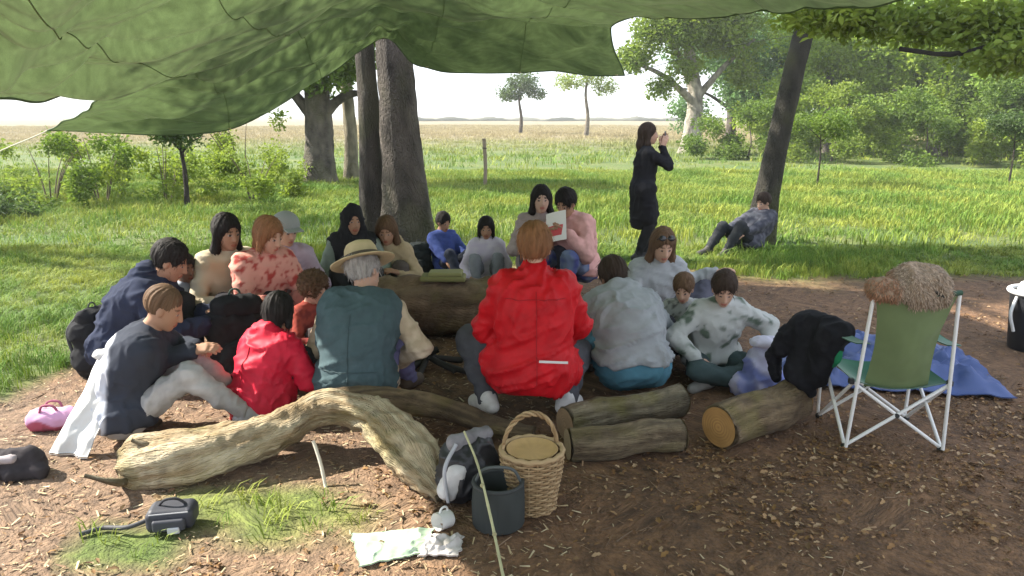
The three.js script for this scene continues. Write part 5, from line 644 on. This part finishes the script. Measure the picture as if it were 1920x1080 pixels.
  cloth(50, 50, (u, v) => { const w = lerp(0.16, 0.24, v), x = (u - 0.5) * w - 0.12 * v, y = lerp(0.5, 0.012, Math.pow(v, 0.9)), zf = lerp(-0.1, 0.14, v); return [x, y, zf + 0.014 * Math.sin(u * 6 + v * 1.5) * (0.3 + v) + 0.03 * fbm(u * 3, v * 4, 2, 2) - 0.1 * (u - 0.5) ** 2]; }, std(0.6, 0.59, 0.56, 0.9, { side: THREE.DoubleSide }), 'coat_panel', wc, 0.01); part('collar', soft([cone(V3(-0.07, 0.5, -0.1), V3(0.07, 0.51, -0.11), 0.028, 0.025, 0.02)], 0.008, 0.008, 12, plain([0.56, 0.55, 0.53], 0.08)), fabric, wc);
  const st = thing('log_stool', 'low log stool under the crouching adult', 'stool', [-2.13, 0, -3.95]); const sgm = push(limb([V3(0, -0.02, 0), V3(0, 0.045, 0)], (t, a) => 0.14 * (1 + 0.04 * Math.sin(a * 4)), 6, 28), (x, y, z) => 0.004 * fbm(x * 20, y * 20, z * 20, 2)); woodPaint(sgm, [0.2, 0.14, 0.09], [0.1, 0.07, 0.04], 0.2); part('round', sgm, logMat, st);
  // big black rucksack in front of the woman in cream, small pack by the trunk, pack behind the navy jacket
  const pack = (label, x, z, s, turn, col, strapCol) => { const o = thing('backpack', label, 'backpack', [x, 0, z], turn); part('sack', soft([cone(V3(-0.08, 0.14, 0), V3(0.08, 0.14, 0), 0.13, 0.13, 0.06), cone(V3(-0.07, 0.34, -0.02), V3(0.07, 0.34, -0.02), 0.115, 0.115, 0.08), ell(V3(0, 0.16, 0.13), V3(0.12, 0.12, 0.06), null, 0.03)], 0.014, 0.015, 7, plain(col, 0.3), flat(0.004)).scale(s, s, s), fabric, o); part('lid', soft([cone(V3(-0.07, 0.45, 0.0), V3(0.07, 0.45, 0.0), 0.075, 0.075, 0.04)], 0.012, 0.01, 8, plain(col, 0.3)).scale(s, s, s), fabric, o); for (const k of [-1, 1]) part('strap', pipe([V3(0.09 * k, 0.46, -0.08), V3(0.11 * k, 0.34, -0.17), V3(0.1 * k, 0.15, -0.15)].map((v) => v.multiplyScalar(s)), 0.014 * s, 20, 6), std(...strapCol), o); part('haul_loop', new THREE.TorusGeometry(0.03 * s, 0.006 * s, 6, 16).translate(0, 0.53 * s, -0.02 * s), std(...strapCol), o); return o; };
  pack('large black backpack standing in front of the woman in cream', -1.83, -4.82, 1.12, 0.5, [0.014, 0.015, 0.016], [0.03, 0.06, 0.045]);
  pack('small dark backpack leaning at the foot of the thick trunk', -1.02, -8.1, 0.75, 0.2, [0.025, 0.03, 0.03], [0.05, 0.05, 0.05]);
  pack('black backpack standing behind the navy jacket', -2.85, -4.95, 0.9, 1.2, [0.016, 0.016, 0.018], [0.05, 0.05, 0.05]);
}
// ---------------------------------------------------------------- camp chair
{
  const o = thing('camp_chair', 'green folding camp chair with white tubular legs on the right', 'camp chair', [2.05, 0, -3.93], rad(176));
  const tube = std(0.72, 0.71, 0.68, 0.35), dk = std(0.02, 0.022, 0.022, 0.6), W = 0.25, D = 0.21;
  const foot = (sx, sz) => V3(sx * W, 0.02, sz * D), seatC = (sx, sz) => V3(sx * W * 0.98, 0.38, sz * D * 0.98);
  const leg = (a, b, n = 'leg') => part(n, bar(a, b, 0.0095, 10), tube, o);
  for (const sz of [-1, 1]) { leg(foot(-1, sz), seatC(1, sz).add(V3(0, 0, 0.006))); leg(foot(1, sz), seatC(-1, sz).add(V3(0, 0, -0.014))); }
  for (const sx of [-1, 1]) { leg(foot(sx, -1), seatC(sx, 1).add(V3(0.012, 0, 0))); leg(foot(sx, 1), seatC(sx, -1).add(V3(-0.012, 0, 0))); }
  for (const sx of [-1, 1]) { leg(foot(sx, -1).add(V3(0, 0, -0.02)), V3(sx * 0.207, 0.88, -0.27), 'back_post'); leg(foot(sx, 1).add(V3(0, 0, 0.02)), V3(sx * 0.26, 0.6, 0.22), 'arm_post'); }
  for (const sx of [-1, 1]) for (const sz of [-1, 1]) { part('foot', new THREE.SphereGeometry(0.02, 14, 10).scale(1, 0.8, 1).translate(sx * W, 0.016, sz * D), dk, o); part('joint', new RoundedBoxGeometry(0.028, 0.03, 0.03, 2, 0.006).translate(sx * W, 0.385, sz * D), dk, o); }
  for (const sz of [-1, 1]) part('rivet', new THREE.CylinderGeometry(0.012, 0.012, 0.03, 10).rotateX(Math.PI / 2).translate(0, 0.2, sz * D), dk, o);
  const green = vcol(0.95, { side: THREE.DoubleSide, transmission: 0.25, thickness: 0 }), gp = (g) => paint(g, (x, y, z, c) => { const n = 1 + 0.25 * fbm(x * 9, y * 9, z * 9, 3); c[0] = 0.17 * n; c[1] = 0.225 * n; c[2] = 0.09 * n; });
  const back = cloth(30, 40, (u, v) => { const w = lerp(0.165, 0.205, v), y = lerp(0.34, 0.89, v); return [(u - 0.5) * 2 * w * (1 - 0.16 * Math.sin(v * 3.14)), y - 0.02 * Math.sin(u * 3.14) * v, lerp(-0.16, -0.275, v) - 0.05 * Math.sin(u * 3.14) * (0.4 + 0.6 * Math.sin(v * 3.14)) + 0.008 * fbm(u * 4, v * 6, 3, 2)]; }, green, 'back_panel', o, 0.003); gp(back.geometry);
  const seat = cloth(30, 30, (u, v) => [(u - 0.5) * 2 * W * 0.96, 0.385 - 0.1 * Math.sin(u * 3.14) * (0.4 + 0.6 * Math.sin(v * 3.14)), lerp(-D, D + 0.03, v)], green, 'seat', o, 0.004); paint(seat.geometry, plain([0.03, 0.14, 0.075], 0.2));
  for (const sx of [-1, 1]) { const arm = cloth(8, 24, (u, v) => [sx * lerp(0.225, 0.26, v) + (u - 0.5) * 0.07, lerp(0.6, 0.61, v) - 0.025 * Math.sin(v * 3.14), lerp(-0.25, 0.24, v)], green, 'armrest', o, 0.006); paint(arm.geometry, plain([0.03, 0.14, 0.075], 0.2)); }
  part('top_band', pipe([V3(-0.212, 0.885, -0.275), V3(0, 0.87, -0.3), V3(0.212, 0.885, -0.275)], 0.014, 30, 8), std(0.03, 0.07, 0.04, 0.8), o);
  part('side_pocket', soft([ell(V3(0.27, 0.47, 0.05), V3(0.03, 0.09, 0.12), null, 0.02)], 0.01, 0.008, 10, plain([0.02, 0.2, 0.09], 0.2)), fabric, o);
  const jk = thing('black_coat', 'black coat slung over the left arm of the green camp chair', 'coat', [1.78, 0, -4.02], rad(186)); part('folds', soft([cone(V3(-0.02, 0.6, -0.08), V3(0.04, 0.6, 0.18), 0.05, 0.055, 0.05), cone(V3(0.03, 0.56, -0.06), V3(0.06, 0.32, 0.0), 0.075, 0.06, 0.06), cone(V3(0.05, 0.56, 0.1), V3(0.12, 0.3, 0.1), 0.075, 0.07, 0.06), cone(V3(0.1, 0.58, 0.16), V3(0.2, 0.42, 0.2), 0.05, 0.05, 0.05), cone(V3(0.1, 0.3, 0.08), V3(0.06, 0.2, 0.04), 0.06, 0.03, 0.05)], 0.011, 0.013, 7, plain([0.014, 0.014, 0.017], 0.4)), fabric, jk); part('sleeve', soft([cone(V3(0.16, 0.52, 0.2), V3(0.2, 0.36, 0.26), 0.04, 0.036, 0.02), cone(V3(0.2, 0.36, 0.26), V3(0.17, 0.22, 0.27), 0.036, 0.03, 0.02)], 0.01, 0.01, 12, plain([0.016, 0.016, 0.02], 0.4)), fabric, jk);
  const bl = thing('lilac_coat', 'pale lilac coat heaped beside the black coat', 'coat', [1.58, 0, -4.55]); part('heap', soft([cone(V3(-0.1, 0.06, 0), V3(0.08, 0.08, 0), 0.08, 0.09, 0.05), cone(V3(0.02, 0.16, 0), V3(0.06, 0.3, -0.04), 0.09, 0.06, 0.06), cone(V3(-0.04, 0.22, 0), V3(0.06, 0.31, 0), 0.05, 0.05, 0.05)], 0.012, 0.018, 8, mottled([0.16, 0.19, 0.42], [0.42, 0.42, 0.56], 6, 0.12), flat(0.004)), fabric, bl); part('hood', soft([ell(V3(0.02, 0.35, 0.0), V3(0.09, 0.035, 0.07), null, 0.02)], 0.01, 0.01, 10, plain([0.5, 0.49, 0.58], 0.1)), fabric, bl);
}
{ // shaggy tan fleece laid over the top of the chair back
  const o = thing('shaggy_fleece', 'shaggy tan fleece bundled over the top of the green camp chair back', 'fleece', [2.03, 0.85, -3.68]);
  const g = soft([cone(V3(-0.02, 0.07, -0.03), V3(0.08, 0.07, -0.03), 0.095, 0.09, 0.06), cone(V3(-0.19, 0.05, 0), V3(-0.1, 0.04, 0), 0.05, 0.06, 0.04), cone(V3(0.0, 0.0, 0.02), V3(0.13, 0.01, 0.01), 0.05, 0.045, 0.04), cone(V3(-0.05, 0.0, -0.09), V3(0.1, 0.0, -0.09), 0.06, 0.06, 0.05)], 0.008, 0.014, 11, plain([0.3, 0.22, 0.15], 0.3));
  const r = rng(61), P0 = g.attributes.position, N0 = g.attributes.normal, pp = [], ii = [], cc = []; for (let q = 0; q < 7500; q++) { const k = Math.floor(r() * P0.count), a = V3(P0.getX(k), P0.getY(k), P0.getZ(k)), n = V3(N0.getX(k), N0.getY(k), N0.getZ(k)), d = V3((r() - 0.5) * 1.6, -0.8 - 0.4 * r(), (r() - 0.5) * 1.6).addScaledVector(n, 1.1).normalize(), sd = n.clone().cross(d).normalize().multiplyScalar(0.0018), L = 0.009 + 0.014 * r(), b0 = pp.length / 3, tip = a.clone().addScaledVector(d, L).add(V3(0, -0.003, 0)), md = a.clone().addScaledVector(d, L * 0.55); pp.push(a.x - sd.x, a.y - sd.y, a.z - sd.z, a.x + sd.x, a.y + sd.y, a.z + sd.z, md.x - sd.x, md.y - sd.y, md.z - sd.z, md.x + sd.x, md.y + sd.y, md.z + sd.z, tip.x, tip.y, tip.z); ii.push(b0, b0 + 2, b0 + 1, b0 + 1, b0 + 2, b0 + 3, b0 + 2, b0 + 4, b0 + 3); const rust = sstep(-a.x + 0.02 * (r() - 0.5), 0.09, 0.12), v = 0.6 + 0.8 * r(), c = [lerp(0.33, 0.3, rust) * v, lerp(0.25, 0.155, rust) * v, lerp(0.175, 0.085, rust) * v]; for (let m = 0; m < 5; m++) cc.push(...c); }
  const f = new THREE.BufferGeometry(); f.setAttribute('position', new THREE.Float32BufferAttribute(pp, 3)); f.setAttribute('color', new THREE.Float32BufferAttribute(cc, 3)); f.setIndex(ii); f.computeVertexNormals(); part('bundle', g, fabric, o); part('pile', f, vcol(0.9, { side: THREE.DoubleSide }), o).userData.kind = 'stuff'; part('strap', pipe([V3(0.06, 0.05, 0.06), V3(0.12, 0.02, 0.06), V3(0.16, 0.05, 0.02)], 0.008, 16, 6), std(0.03, 0.025, 0.02), o);
}
{ // black bin with a white rim at the right frame edge
  const o = thing('black_tub', 'black tub with a white rim cut by the right frame edge', 'tub', [3.98, 0, -5.5]); const g = push(new THREE.LatheGeometry([[0.001, 0], [0.15, 0], [0.16, 0.01], [0.19, 0.42], [0.2, 0.43], [0.19, 0.44], [0.178, 0.43], [0.15, 0.03], [0.001, 0.02]].map((p) => new THREE.Vector2(...p)), 44), (x, y, z) => 0.003 * fbm(x * 8, y * 8, z * 8, 2)); part('tub', g, std(0.016, 0.016, 0.018, 0.45), o); part('rim', new THREE.TorusGeometry(0.195, 0.02, 10, 44).rotateX(Math.PI / 2).translate(0, 0.45, 0), std(0.65, 0.65, 0.63, 0.5), o); part('handle', pipe([V3(-0.19, 0.42, 0.03), V3(-0.24, 0.3, 0.06), V3(-0.2, 0.16, 0.06)], 0.012, 20, 8), std(0.6, 0.6, 0.57, 0.5), o); part('cloth', soft([cone(V3(-0.08, 0.46, 0), V3(0.08, 0.48, 0.03), 0.07, 0.08, 0.04)], 0.011, 0.02, 10, plain([0.6, 0.6, 0.58], 0.15)), fabric, o);
}
scene.updateMatrixWorld(true);
renderer.render(scene, camera);
